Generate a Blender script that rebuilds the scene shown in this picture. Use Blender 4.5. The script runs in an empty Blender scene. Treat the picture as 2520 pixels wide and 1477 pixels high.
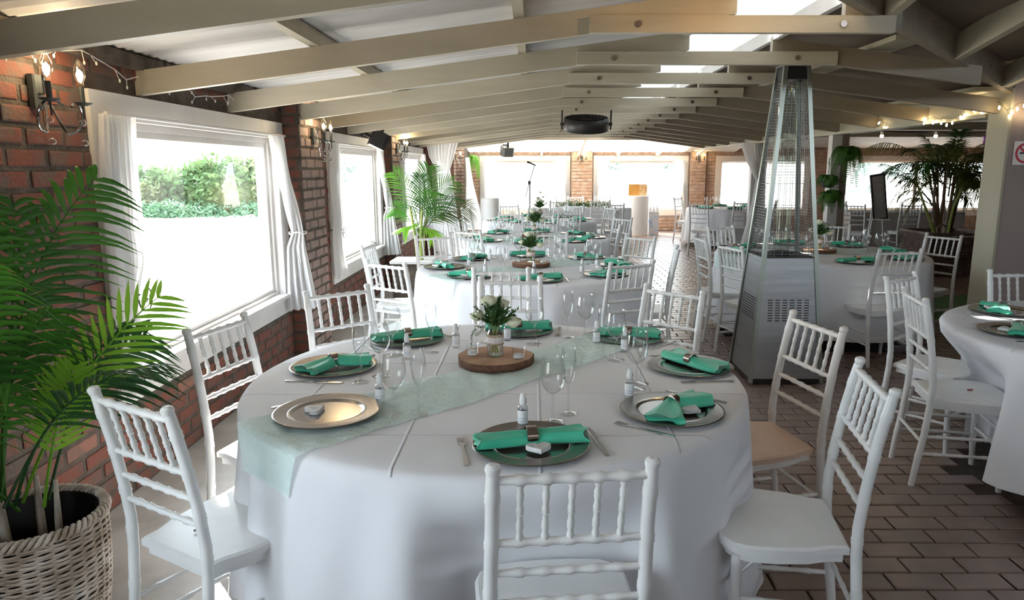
import bpy, bmesh, math, random
from mathutils import Vector, Matrix
import numpy as np
PI = math.pi
sin, cos = math.sin, math.cos
R = random.Random(7)
C = bpy.context.scene.collection
scene = bpy.context.scene

# ------------------------------------------------------------------ camera
CAMH = 1.55
cam = bpy.data.cameras.new('camera')
cam.sensor_width = 36.0
cam.lens = 36.0 * 1739 / 2520
cam.shift_x = -52 / 2520
cam.clip_start = 0.05
cam.clip_end = 400
camo = bpy.data.objects.new('camera', cam)
C.objects.link(camo)
camo.location = (0, 0, CAMH)
camo.rotation_euler = (math.radians(90 - 10.55), 0, 0)
scene.camera = camo

# ------------------------------------------------------------------ world, sun, exposure
w = bpy.data.worlds.new('sky_world'); scene.world = w
w.use_nodes = True
nt = w.node_tree
bg = nt.nodes['Background']
bg.inputs[0].default_value = (0.77, 0.895, 1.0, 1)
bg.inputs[1].default_value = 1.9
sun = bpy.data.lights.new('sun', 'SUN')
sun.energy = 5.5
sun.angle = math.radians(1.0)
sun.color = (1.0, 0.96, 0.9)
suno = bpy.data.objects.new('sun', sun)
C.objects.link(suno)
suno.rotation_euler = Vector((.94, -1.35, -1.15)).to_track_quat('-Z', 'Y').to_euler()
suno.location = (-10, 16, 12)
scene.view_settings.view_transform = 'Standard'
scene.view_settings.look = 'None'
scene.view_settings.exposure = 2.5
scene.view_settings.gamma = 1.0
scene.view_settings.use_curve_mapping = False
scene.cycles.max_bounces = 10
scene.cycles.diffuse_bounces = 5
scene.cycles.glossy_bounces = 4
scene.cycles.transmission_bounces = 8
scene.cycles.transparent_max_bounces = 24
scene.cycles.caustics_reflective = False
scene.cycles.caustics_refractive = False
scene.cycles.use_denoising = True
scene.cycles.sample_clamp_indirect = 6

# ------------------------------------------------------------------ materials
def principled(name, col, rough=.6, metal=0., **kw):
    m = bpy.data.materials.new(name); m.use_nodes = True
    n = m.node_tree.nodes; b = n['Principled BSDF']
    b.inputs['Base Color'].default_value = (*col, 1)
    b.inputs['Roughness'].default_value = rough
    b.inputs['Metallic'].default_value = metal
    for k, v in kw.items():
        b.inputs[k.replace('_', ' ')].default_value = v
    return m
def node(m, t, **kw):
    n = m.node_tree.nodes.new(t)
    for k, v in kw.items(): setattr(n, k, v)
    return n
def link(m, a, b): m.node_tree.links.new(a, b)
def noisy(m, cols, scale=8., detail=4., mix=None, coord='Object', bump=0., bscale=None, stretch=None, pos=None):
    """colour varied by noise between cols, optional bump"""
    b = m.node_tree.nodes['Principled BSDF']
    tc = node(m, 'ShaderNodeTexCoord')
    src = tc.outputs[coord]
    if stretch:
        mp = node(m, 'ShaderNodeMapping'); mp.inputs['Scale'].default_value = stretch
        link(m, src, mp.inputs['Vector']); src = mp.outputs['Vector']
    nz = node(m, 'ShaderNodeTexNoise'); nz.inputs['Scale'].default_value = scale; nz.inputs['Detail'].default_value = detail
    link(m, src, nz.inputs['Vector'])
    rp = node(m, 'ShaderNodeValToRGB'); el = rp.color_ramp.elements
    p = pos or [.3 + .4 * i / (len(cols) - 1) for i in range(len(cols))]
    el[0].position = p[0]; el[0].color = (*cols[0], 1)
    el[1].position = p[-1]; el[1].color = (*cols[-1], 1)
    for i in range(1, len(cols) - 1):
        e = el.new(p[i]); e.color = (*cols[i], 1)
    link(m, nz.outputs['Fac'], rp.inputs['Fac']); link(m, rp.outputs['Color'], b.inputs['Base Color'])
    if bump:
        nb = node(m, 'ShaderNodeTexNoise'); nb.inputs['Scale'].default_value = bscale or scale * 4
        link(m, src, nb.inputs['Vector'])
        bp = node(m, 'ShaderNodeBump'); bp.inputs['Strength'].default_value = bump; bp.inputs['Distance'].default_value = .01
        link(m, nb.outputs['Fac'], bp.inputs['Height']); link(m, bp.outputs['Normal'], b.inputs['Normal'])
    return m
def per_piece(name, cols, rough, nscale=14., dirt=(.1, .1, .1), dirt_amt=.5, bump=.4):
    """each piece its own colour: island random plus object random"""
    m = principled(name, cols[0], rough)
    b = m.node_tree.nodes['Principled BSDF']
    g = node(m, 'ShaderNodeNewGeometry'); oi = node(m, 'ShaderNodeObjectInfo')
    ad = node(m, 'ShaderNodeMath', operation='ADD'); fr = node(m, 'ShaderNodeMath', operation='FRACT')
    link(m, g.outputs['Random Per Island'], ad.inputs[0]); link(m, oi.outputs['Random'], ad.inputs[1]); link(m, ad.outputs[0], fr.inputs[0])
    rp = node(m, 'ShaderNodeValToRGB'); el = rp.color_ramp.elements
    for i, c in enumerate(cols):
        p = i / (len(cols) - 1)
        e = el[0] if i == 0 else (el[1] if i == len(cols) - 1 else el.new(p))
        e.position = p if i < len(cols) - 1 else .97; e.color = (*c, 1)
    rp.color_ramp.interpolation = 'CONSTANT'
    link(m, fr.outputs[0], rp.inputs['Fac'])
    nz = node(m, 'ShaderNodeTexNoise'); nz.inputs['Scale'].default_value = nscale; nz.inputs['Detail'].default_value = 5
    link(m, g.outputs['Position'], nz.inputs['Vector'])
    r2 = node(m, 'ShaderNodeValToRGB'); r2.color_ramp.elements[0].position = .44; r2.color_ramp.elements[1].position = .66
    r2.color_ramp.elements[1].color = (dirt_amt,) * 3 + (1,)
    link(m, nz.outputs['Fac'], r2.inputs['Fac'])
    mx = node(m, 'ShaderNodeMixRGB'); mx.inputs['Color2'].default_value = (*dirt, 1)
    link(m, r2.outputs['Color'], mx.inputs['Fac']); link(m, rp.outputs['Color'], mx.inputs['Color1'])
    link(m, mx.outputs['Color'], b.inputs['Base Color'])
    n3 = node(m, 'ShaderNodeTexNoise'); n3.inputs['Scale'].default_value = 60
    link(m, g.outputs['Position'], n3.inputs['Vector'])
    bp = node(m, 'ShaderNodeBump'); bp.inputs['Strength'].default_value = bump; bp.inputs['Distance'].default_value = .006
    link(m, n3.outputs['Fac'], bp.inputs['Height']); link(m, bp.outputs['Normal'], b.inputs['Normal'])
    return m
def see_through(name, col=(1, 1, 1), gloss=.06, tint=(1, 1, 1), fres=True, rough=.02, edge=None):
    """thin clear pane: transparent with a fresnel gloss"""
    m = bpy.data.materials.new(name); m.use_nodes = True
    n = m.node_tree.nodes; n.clear()
    out = node(m, 'ShaderNodeOutputMaterial'); tr = node(m, 'ShaderNodeBsdfTransparent'); gl = node(m, 'ShaderNodeBsdfGlossy')
    tr.inputs['Color'].default_value = (*tint, 1); gl.inputs['Color'].default_value = (*col, 1); gl.inputs['Roughness'].default_value = rough
    mx = node(m, 'ShaderNodeMixShader')
    if fres:
        lw = node(m, 'ShaderNodeLayerWeight'); lw.inputs['Blend'].default_value = .5
        pw = node(m, 'ShaderNodeMath', operation='POWER'); pw.inputs[1].default_value = 2.2
        ma = node(m, 'ShaderNodeMath', operation='MULTIPLY_ADD'); ma.inputs[1].default_value = gloss * 3; ma.inputs[2].default_value = .035; ma.use_clamp = True
        if edge is not None:
            mc = node(m, 'ShaderNodeMixRGB'); mc.inputs['Color1'].default_value = (*tint, 1); mc.inputs['Color2'].default_value = (*edge, 1)
            link(m, pw.outputs[0], mc.inputs['Fac']); link(m, mc.outputs['Color'], tr.inputs['Color'])
        link(m, lw.outputs['Facing'], pw.inputs[0]); link(m, pw.outputs[0], ma.inputs[0]); link(m, ma.outputs[0], mx.inputs['Fac'])
    else:
        mx.inputs['Fac'].default_value = gloss
    link(m, tr.outputs[0], mx.inputs[1]); link(m, gl.outputs[0], mx.inputs[2]); link(m, mx.outputs[0], out.inputs['Surface'])
    return m
def sheer(name, col, trans=.5, clear=.15, rough=.9):
    """cloth: diffuse + translucent (+ some see-through)"""
    m = bpy.data.materials.new(name); m.use_nodes = True
    n = m.node_tree.nodes; n.clear()
    out = node(m, 'ShaderNodeOutputMaterial'); d = node(m, 'ShaderNodeBsdfDiffuse'); t = node(m, 'ShaderNodeBsdfTranslucent')
    d.inputs['Color'].default_value = (*col, 1); t.inputs['Color'].default_value = (*col, 1)
    mx = node(m, 'ShaderNodeMixShader'); mx.inputs['Fac'].default_value = trans
    link(m, d.outputs[0], mx.inputs[1]); link(m, t.outputs[0], mx.inputs[2])
    last = mx.outputs[0]
    if clear:
        tr = node(m, 'ShaderNodeBsdfTransparent'); m2 = node(m, 'ShaderNodeMixShader'); m2.inputs['Fac'].default_value = clear
        link(m, last, m2.inputs[1]); link(m, tr.outputs[0], m2.inputs[2]); last = m2.outputs[0]
    link(m, last, out.inputs['Surface'])
    return m
def crinkle(m, scale=22., strength=.7):
    tc = node(m, 'ShaderNodeTexCoord'); nz = node(m, 'ShaderNodeTexNoise'); nz.inputs['Scale'].default_value = scale; nz.inputs['Detail'].default_value = 3; nz.inputs['Distortion'].default_value = .6
    link(m, tc.outputs['Object'], nz.inputs['Vector'])
    bp = node(m, 'ShaderNodeBump'); bp.inputs['Strength'].default_value = strength; bp.inputs['Distance'].default_value = .02
    link(m, nz.outputs['Fac'], bp.inputs['Height'])
    for n in m.node_tree.nodes:
        if n.type in ('BSDF_DIFFUSE', 'BSDF_TRANSLUCENT'): link(m, bp.outputs['Normal'], n.inputs['Normal'])
    return m
def emit(name, col, s):
    m = bpy.data.materials.new(name); m.use_nodes = True
    n = m.node_tree.nodes; n.clear()
    out = node(m, 'ShaderNodeOutputMaterial'); e = node(m, 'ShaderNodeEmission')
    e.inputs['Color'].default_value = (*col, 1); e.inputs['Strength'].default_value = s
    link(m, e.outputs[0], out.inputs['Surface'])
    return m
def leafy(name, cols, scale=3., rough=.4, trans=.35):
    m = principled(name, cols[0], rough)
    noisy(m, cols, scale, 2, coord='Object')
    b = m.node_tree.nodes['Principled BSDF']
    out = m.node_tree.nodes['Material Output']
    t = node(m, 'ShaderNodeBsdfTranslucent'); rp = [x for x in m.node_tree.nodes if x.type == 'VALTORGB'][0]
    link(m, rp.outputs['Color'], t.inputs['Color'])
    mx = node(m, 'ShaderNodeMixShader'); mx.inputs['Fac'].default_value = trans
    link(m, b.outputs[0], mx.inputs[1]); link(m, t.outputs[0], mx.inputs[2]); link(m, mx.outputs[0], out.inputs['Surface'])
    return m

M = {}
M['chair'] = noisy(principled('white_chair_paint', (.8, .8, .79), .32), [(.72, .73, .72), (.84, .84, .83)], 5, 3)
M['chair_worn'] = noisy(principled('worn_white_chair_paint', (.74, .7, .66), .4), [(.62, .55, .48), (.80, .77, .74)], 6, 4)
M['brick'] = per_piece('red_brick', [(.17, .055, .035), (.38, .10, .045), (.13, .05, .04), (.28, .085, .05), (.44, .17, .075), (.15, .085, .068), (.34, .08, .045), (.10, .055, .045), (.24, .11, .08), (.40, .12, .06)], .85, 10, (.10, .08, .065), .95, .7)
M['pier_brick'] = per_piece('pale_pier_brick', [(.26, .18, .15), (.14, .06, .045), (.30, .23, .20), (.12, .045, .035), (.27, .17, .135), (.20, .11, .085), (.32, .26, .235), (.17, .10, .08)], .8, 9, (.13, .10, .09), .6, .5)  # paler brick mix for the piers' room-side faces and the far jog
M['far_brick'] = per_piece('haze_paled_brick', [(.40, .24, .15), (.52, .36, .25), (.30, .16, .10), (.56, .44, .35), (.38, .25, .18), (.47, .27, .15), (.60, .50, .42)], .8, 7, (.62, .48, .38), .5, .3)  # paled palette: haze and glare of the far end put into the colour
M['mortar'] = noisy(principled('grey_mortar', (.1, .09, .08), .95), [(.05, .038, .03), (.12, .095, .075)], 12, 5, bump=.7, bscale=70)
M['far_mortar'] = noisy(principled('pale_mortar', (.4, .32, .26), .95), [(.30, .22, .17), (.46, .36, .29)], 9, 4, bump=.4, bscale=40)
M['paver'] = per_piece('clay_paver', [(.25, .175, .147), (.30, .216, .18), (.22, .167, .148), (.28, .195, .16), (.33, .24, .20)], .28, 7, (.13, .10, .09), .45, .12)
M['paver'].node_tree.nodes['Principled BSDF'].inputs['Specular IOR Level'].default_value = 1.0
M['paver_gap'] = noisy(principled('sandy_paver_joint', (.08, .07, .06), .95), [(.05, .04, .035), (.1, .085, .075)], 30, 4)
M['concrete'] = noisy(principled('painted_screed', (.36, .35, .33), .6), [(.34, .33, .31), (.46, .45, .43), (.56, .55, .53)], 3.5, 6, bump=.2, bscale=20)
M['rafter_taupe'] = noisy(principled('taupe_rafter', (.27, .225, .17), .5), [(.235, .195, .145), (.285, .24, .18)], 2.2, 4, bump=.12, bscale=30, stretch=(1, 12, 6))  # darker tone for the right-hand rafters and the valley rafter
M['rafter'] = noisy(principled('cream_rafter_paint', (.5, .46, .38), .5), [(.42, .375, .285), (.49, .44, .34)], 2.2, 4, bump=.12, bscale=30, stretch=(1, 12, 6))
M['trim'] = noisy(principled('off_white_trim_paint', (.62, .6, .57), .5), [(.54, .515, .49), (.64, .62, .6)], 3, 4, bump=.08, bscale=25)
M['trim_far'] = noisy(principled('warm_white_trim_paint', (.75, .66, .56), .55), [(.70, .60, .50), (.80, .71, .61)], 3, 3)
M['roof'] = noisy(principled('white_corrugated_metal', (.6, .59, .58), .45), [(.52, .51, .5), (.66, .65, .65)], 2, 4, stretch=(1, 5, 1))
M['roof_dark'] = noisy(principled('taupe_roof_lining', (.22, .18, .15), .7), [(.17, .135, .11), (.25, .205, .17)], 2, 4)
M['roof_glow'] = sheer('translucent_roof_sheet', (.90, .84, .74), .42, 0)
M['skylight'] = sheer('frosted_skylight_sheet', (.46, .465, .46), .6, .0)
M['curtain'] = sheer('white_voile', (.84, .84, .84), .42, .05)
M['runner'] = crinkle(sheer('mint_chiffon', (.80, .97, .92), .05, .40), 20, .8)
M['glass'] = see_through('window_glass', gloss=.05)
M['goblet'] = see_through('drinking_glass', (1, 1, 1), .27, (.965, .975, .975), edge=(.48, .51, .51))
M['jar'] = see_through('jar_glass', (1, 1, 1), .25, (.93, .96, .95), edge=(.3, .34, .33))
M['mauve'] = noisy(principled('mauve_plaster', (.2, .165, .15), .8), [(.30, .245, .23), (.35, .29, .27)], 1.5, 4)
M['charger'] = noisy(principled('pewter_charger', (.42, .38, .34), .2, .95), [(.36, .33, .30), (.46, .43, .40)], 5, 3, bump=.05, bscale=9)
M['charger_rim'] = principled('brushed_pewter_rim', (.25, .222, .198), .25, .9)
M['steel'] = principled('cutlery_steel', (.55, .54, .53), .18, 1.)
M['ring'] = principled('bronze_ring', (.36, .29, .25), .22, 1.)
M['napkin'] = noisy(principled('jade_satin', (.02, .42, .25), .42, Sheen_Weight=.3), [(.022, .42, .245), (.075, .56, .36)], 6, 2)
M['heart'] = noisy(principled('white_stone_heart', (.75, .75, .74), .5), [(.62, .62, .62), (.8, .8, .79)], 40, 3)
M['white_plastic'] = principled('white_plastic', (.85, .85, .85), .35)
M['black'] = principled('black_metal', (.015, .014, .014), .45)
M['dark_grey'] = principled('dark_grey_plastic', (.035, .04, .04), .5)
M['chrome'] = principled('chrome_arm', (.35, .34, .33), .15, 1.)
M['crystal'] = see_through('crystal', (1, 1, 1), .5, (.8, .8, .78))
M['bulb'] = emit('warm_bulb_glow', (1, .82, .5), 26)
M['bulb_glass'] = see_through('bulb_glass', (1, .95, .85), .35, (1, .97, .9))
M['fairy'] = emit('fairy_light_glow', (1, .75, .4), 9)
M['fairy_off'] = principled('clear_fairy_bulb', (.7, .68, .6), .2)
M['wire'] = principled('dark_cable', (.12, .10, .08), .6)
M['heater'] = noisy(principled('brushed_stainless', (.40, .41, .42), .32, .9), [(.40, .41, .42), (.50, .51, .52)], 3, 4, stretch=(1, 1, 14))
M['alu'] = principled('aluminium_strip', (.40, .43, .38), .32, .9)
M['quartz'] = see_through('quartz_tube', (.7, .8, .7), .12, (.88, .93, .90))
M['guard'] = principled('guard_wire', (.22, .22, .22), .4, .9)
M['wood'] = noisy(principled('log_slice_face', (.42, .23, .13), .65), [(.26, .13, .07), (.44, .25, .15), (.54, .34, .22)], 9, 5)
M['bark'] = noisy(principled('log_slice_bark', (.12, .06, .035), .9), [(.08, .035, .02), (.20, .10, .06)], 40, 4, bump=.8, bscale=90)
M['burlap'] = noisy(principled('burlap_band', (.45, .33, .22), .9), [(.38, .27, .17), (.52, .40, .28)], 80, 3)
M['lace'] = noisy(principled('lace_band', (.72, .66, .64), .9), [(.62, .55, .53), (.78, .74, .72)], 120, 3)
M['palm'] = leafy('palm_leaf', [(.025, .11, .012), (.06, .21, .02), (.12, .32, .035)], 2.2)
M['palm_dark'] = leafy('dark_palm_leaf', [(.010, .05, .012), (.022, .095, .02), (.05, .15, .03)], 3.)
M['palm_lime'] = leafy('lime_palm_leaf', [(.18, .42, .03), (.32, .60, .06)], 3., trans=.5)
M['palm_olive'] = leafy('olive_palm_leaf', [(.05, .08, .012), (.12, .14, .03), (.22, .20, .06)], 3.)
M['stem'] = noisy(principled('palm_stem', (.28, .34, .08), .5), [(.20, .30, .05), (.42, .40, .12)], 5, 3)
M['stem_grey'] = noisy(principled('palm_cane', (.36, .32, .27), .6), [(.25, .2, .14), (.48, .44, .38)], 12, 4)
M['fern'] = leafy('fern_leaf', [(.03, .11, .012), (.08, .22, .03)], 6.)
M['fern_lime'] = leafy('bright_fern_leaf', [(.08, .30, .02), (.22, .50, .06)], 6.)
M['chair_tan'] = noisy(principled('tan_seat_paint', (.62, .43, .31), .5), [(.55, .37, .26), (.66, .47, .35)], 5, 3)
M['sprig'] = leafy('bouquet_leaf', [(.03, .10, .025), (.09, .20, .05)], 20., trans=.2)
M['rose'] = principled('cream_petal', (.80, .80, .60), .6, Subsurface_Weight=.0)
M['petal'] = principled('crimson_petal', (.35, .005, .03), .5)
M['purple'] = principled('purple_petal', (.45, .12, .6), .5)
M['wicker'] = noisy(principled('greywashed_wicker', (.42, .36, .3), .7), [(.26, .19, .13), (.50, .43, .36), (.68, .64, .58)], 9, 4)
M['wicker_dark'] = noisy(principled('dark_wicker', (.16, .11, .09), .7), [(.09, .06, .05), (.24, .18, .16)], 9, 4)
M['liner'] = principled('black_liner', (.006, .006, .007), .35)
M['soil'] = noisy(principled('dark_soil', (.012, .009, .007), 1), [(.006, .005, .004), (.02, .015, .012)], 30, 5)
M['sand'] = noisy(principled('bleached_sand', (.62, .56, .48), 1), [(.50, .44, .36), (.64, .58, .50), (.68, .63, .56)], .35, 7, pos=[.3, .5, .62])
M['grass'] = leafy('meadow_grass', [(.055, .13, .065), (.11, .20, .11)], .6, .8, .3)
M['bush'] = leafy('bush_leaf', [(.05, .11, .04), (.10, .16, .06), (.20, .21, .10)], .5, .8, .3)
M['bush_pale'] = leafy('hazy_tree_leaf', [(.34, .42, .37), (.50, .57, .52)], .5, .9, .3)  # distant haze and overexposure put into the leaf colour
M['sign_white'] = principled('white_sign_board', (.75, .72, .70), .4)
M['sign_red'] = principled('red_sign_print', (.5, .01, .04), .45)
M['sign_black'] = principled('black_sign_print', (.03, .03, .03), .5)
M['slate'] = noisy(principled('grey_menu_sheet', (.14, .14, .15), .35), [(.22, .22, .22), (.36, .36, .38)], 4, 2)
M['chalk'] = principled('chalk_lines', (.55, .54, .54), .8)
M['amber'] = noisy(principled('orange_board', (.65, .3, .06), .5), [(.6, .25, .04), (.75, .42, .12)], 3, 2)
M['plinth'] = noisy(principled('white_plinth_paint', (.78, .76, .72), .5), [(.72, .69, .65), (.82, .8, .77)], 3, 2)
M['bottle_blue'] = noisy(principled('shrink_wrap_bottles', (.45, .6, .75), .25), [(.25, .42, .65), (.7, .78, .85), (.8, .6, .55)], 14, 2)
M['green_mat'] = noisy(principled('artificial_turf', (.05, .13, .03), .95), [(.035, .09, .02), (.07, .17, .04)], 60, 3, bump=.6, bscale=200)
M['grey_cloth'] = noisy(principled('grey_cloth', (.45, .41, .38), .9), [(.40, .36, .33), (.48, .44, .41)], 3, 2)
M['cream_beam'] = noisy(principled('cream_beam_paint', (.42, .39, .28), .5), [(.36, .33, .235), (.43, .40, .30)], 2, 4, bump=.1, bscale=30)

def cloth_mat():
    m = principled('white_tablecloth', (.79, .79, .82), .75)
    b = m.node_tree.nodes['Principled BSDF']
    noisy(m, [(.75, .755, .785), (.81, .815, .84)], 2.5, 4)
    tc = node(m, 'ShaderNodeTexCoord'); sp = node(m, 'ShaderNodeSeparateXYZ')
    link(m, tc.outputs['Object'], sp.inputs[0])
    hs = []
    for ax in (0, 1):
        # pressed fold every 0.4 m
        a = node(m, 'ShaderNodeMath', operation='ADD'); a.inputs[1].default_value = 10.0 + (.04 if ax == 0 else .05)
        link(m, sp.outputs[ax], a.inputs[0])
        d = node(m, 'ShaderNodeMath', operation='DIVIDE'); d.inputs[1].default_value = .4
        link(m, a.outputs[0], d.inputs[0])
        f = node(m, 'ShaderNodeMath', operation='FRACT'); link(m, d.outputs[0], f.inputs[0])
        s = node(m, 'ShaderNodeMath', operation='SUBTRACT'); s.inputs[1].default_value = .5; link(m, f.outputs[0], s.inputs[0])
        ab = node(m, 'ShaderNodeMath', operation='ABSOLUTE'); link(m, s.outputs[0], ab.inputs[0])
        mr = node(m, 'ShaderNodeMapRange'); mr.inputs[1].default_value = 0; mr.inputs[2].default_value = .018; mr.inputs[3].default_value = 1; mr.inputs[4].default_value = 0
        mr.interpolation_type = 'SMOOTHSTEP'
        link(m, ab.outputs[0], mr.inputs[0]); hs.append(mr.outputs[0])
    mxm = node(m, 'ShaderNodeMath', operation='MAXIMUM'); link(m, hs[0], mxm.inputs[0]); link(m, hs[1], mxm.inputs[1])
    top = node(m, 'ShaderNodeMath', operation='GREATER_THAN'); top.inputs[1].default_value = .745; link(m, sp.outputs[2], top.inputs[0])
    mt = node(m, 'ShaderNodeMath', operation='MULTIPLY'); link(m, mxm.outputs[0], mt.inputs[0]); link(m, top.outputs[0], mt.inputs[1]); mxm = mt
    nz = node(m, 'ShaderNodeTexNoise'); nz.inputs['Scale'].default_value = 5; nz.inputs['Detail'].default_value = 3
    link(m, tc.outputs['Object'], nz.inputs['Vector'])
    ml = node(m, 'ShaderNodeMath', operation='MULTIPLY_ADD'); ml.inputs[1].default_value = .5
    link(m, nz.outputs['Fac'], ml.inputs[0]); link(m, mxm.outputs[0], ml.inputs[2])
    bp = node(m, 'ShaderNodeBump'); bp.inputs['Strength'].default_value = .75; bp.inputs['Distance'].default_value = .008
    link(m, ml.outputs[0], bp.inputs['Height']); link(m, bp.outputs['Normal'], b.inputs['Normal'])
    return m
M['cloth'] = cloth_mat()

# ------------------------------------------------------------------ mesh helpers
class MB:
    def __init__(s): s.v = []; s.f = []
    def add(s, vs, fs):
        o = len(s.v); s.v += [tuple(v) for v in vs]; s.f += [tuple(i + o for i in f) for f in fs]
    def box(s, x0, x1, y0, y1, z0, z1):
        s.add([(x0, y0, z0), (x1, y0, z0), (x1, y1, z0), (x0, y1, z0), (x0, y0, z1), (x1, y0, z1), (x1, y1, z1), (x0, y1, z1)],
              [(0, 3, 2, 1), (4, 5, 6, 7), (0, 1, 5, 4), (1, 2, 6, 5), (2, 3, 7, 6), (3, 0, 4, 7)])
    def bar(s, a, b, wid, dep, up=(0, 0, 1)):
        """board from a to b; wid sideways, dep along up; a, b on the centre line"""
        a = Vector(a); b = Vector(b); t = (b - a).normalized(); sd = t.cross(Vector(up)).normalized(); u = sd.cross(t).normalized()
        vs = []
        for p in (a, b):
            for i, j in ((-1, -1), (1, -1), (1, 1), (-1, 1)):
                vs.append(p + sd * (i * wid / 2) + u * (j * dep / 2))
        s.add(vs, [(0, 1, 2, 3), (7, 6, 5, 4), (0, 4, 5, 1), (1, 5, 6, 2), (2, 6, 7, 3), (3, 7, 4, 0)])
    def vboard(s, a, b, wid, h):
        """board with plumb sides: bottom edge runs a to b, h high"""
        a = Vector(a); b = Vector(b); t = (b - a); t.z = 0; t.normalize(); sd = Vector((t.y, -t.x, 0)) * wid / 2; u = Vector((0, 0, h))
        vs = [a - sd, a + sd, a + sd + u, a - sd + u, b - sd, b + sd, b + sd + u, b - sd + u]
        s.add(vs, [(3, 2, 1, 0), (4, 5, 6, 7), (0, 1, 5, 4), (1, 2, 6, 5), (2, 3, 7, 6), (3, 0, 4, 7)])
    def tube(s, pts, rad, n=8, caps=True, flat=1.0):
        pts = [Vector(p) for p in pts]; m = len(pts)
        if not hasattr(rad, '__len__'): rad = [rad] * m
        ref = None; vs = []
        for i, p in enumerate(pts):
            t = (pts[min(i + 1, m - 1)] - pts[max(i - 1, 0)])
            if t.length < 1e-9: t = Vector((0, 0, 1))
            t.normalize()
            if ref is None:
                ref = Vector((1, 0, 0)) if abs(t.x) < .8 else Vector((0, 1, 0))
            a = (ref - t * ref.dot(t)).normalized(); b = t.cross(a); ref = a
            for k in range(n):
                an = 2 * PI * k / n
                vs.append(p + a * (rad[i] * cos(an)) + b * (rad[i] * sin(an) * flat))
        fs = [(i * n + k, i * n + (k + 1) % n, (i + 1) * n + (k + 1) % n, (i + 1) * n + k) for i in range(m - 1) for k in range(n)]
        if caps: fs += [tuple(range(n - 1, -1, -1)), tuple(range((m - 1) * n, m * n))]
        s.add(vs, fs)
    def lathe(s, prof, n=24, c=(0, 0, 0), close=False):
        vs = [(c[0] + r * cos(2 * PI * k / n), c[1] + r * sin(2 * PI * k / n), c[2] + z) for r, z in prof for k in range(n)]
        m = len(prof)
        fs = [(i * n + k, i * n + (k + 1) % n, (i + 1) * n + (k + 1) % n, (i + 1) * n + k) for i in range(m - 1) for k in range(n)]
        if close: fs += [tuple(range(n - 1, -1, -1)), tuple(range((m - 1) * n, m * n))]
        s.add(vs, fs)
    def grid(s, nu, nv, fn):
        vs = [fn(i / (nu - 1), j / (nv - 1)) for j in range(nv) for i in range(nu)]
        fs = [(j * nu + i, j * nu + i + 1, (j + 1) * nu + i + 1, (j + 1) * nu + i) for j in range(nv - 1) for i in range(nu - 1)]
        s.add(vs, fs)
    def prism(s, outline, z0, z1, top_in=0.):
        n = len(outline)
        cx = sum(p[0] for p in outline) / n; cy = sum(p[1] for p in outline) / n
        k = 1 - top_in
        vs = [(x, y, z0) for x, y in outline] + [(x, y, z1 - (z1 - z0) * (.25 if top_in else 0)) for x, y in outline]
        fs = [tuple(range(n - 1, -1, -1))] + [(i, (i + 1) % n, n + (i + 1) % n, n + i) for i in range(n)]
        if top_in:
            vs += [(cx + (x - cx) * k, cy + (y - cy) * k, z1) for x, y in outline]
            fs += [(n + i, n + (i + 1) % n, 2 * n + (i + 1) % n, 2 * n + i) for i in range(n)] + [tuple(range(2 * n, 3 * n))]
        else:
            fs += [tuple(range(n, 2 * n))]
        s.add(vs, fs)
    def ball(s, c, r, n=8, m=6, sx=1, sy=1, sz=1):
        prof = [(max(.0001, r * sin(PI * i / m)), r * -cos(PI * i / m)) for i in range(m + 1)]
        o = len(s.v); s.lathe(prof, n)
        for i in range(o, len(s.v)):
            x, y, z = s.v[i]; s.v[i] = (c[0] + x * sx, c[1] + y * sy, c[2] + z * sz)
    def xf(s, mat):
        s.v = [tuple(mat @ Vector(v)) for v in s.v]; return s
    def mesh(s, name, mat, smooth=True, angle=40):
        me = bpy.data.meshes.new(name); me.from_pydata(s.v, [], s.f); me.update()
        if mat is not None: me.materials.append(mat)
        if smooth:
            me.polygons.foreach_set('use_smooth', [True] * len(me.polygons))
            if angle:
                try: me.set_sharp_from_angle(angle=math.radians(angle))
                except Exception: pass
        return me
    def build(s, name, mat, parent=None, smooth=True, angle=40, loc=None):
        o = bpy.data.objects.new(name, s.mesh(name, mat, smooth, angle)); C.objects.link(o)
        if loc is not None: o.location = loc
        if parent is not None: o.parent = parent
        return o
def tag(o, label=None, cat=None, group=None, kind=None):
    if label: o['label'] = label
    if cat: o['category'] = cat
    if group: o['group'] = group
    if kind: o['kind'] = kind
    return o
def empty(name, loc=(0, 0, 0), rz=0.):
    o = bpy.data.objects.new(name, None); C.objects.link(o); o.location = loc; o.rotation_euler = (0, 0, rz)
    o.empty_display_size = .05
    return o
def copy_tree(o, parent=None):
    c = o.copy(); C.objects.link(c)
    if parent is not None: c.parent = parent
    for ch in list(o.children): copy_tree(ch, c)
    return c
USED = set()
def stamp(proto, loc, rz, label, cat, group=None):
    """place the prototype itself the first time, copies of it afterwards"""
    o = proto if proto.name not in USED else copy_tree(proto)
    USED.add(proto.name)
    o.location = loc; o.rotation_euler = (0, 0, rz)
    for k in ('label', 'category', 'group'):
        if k in o: del o[k]
    return tag(o, label, cat, group)
def lerp(a, b, t): return a + (b - a) * t
def interp(xs, ys, x):
    return float(np.interp(x, xs, ys))

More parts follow.
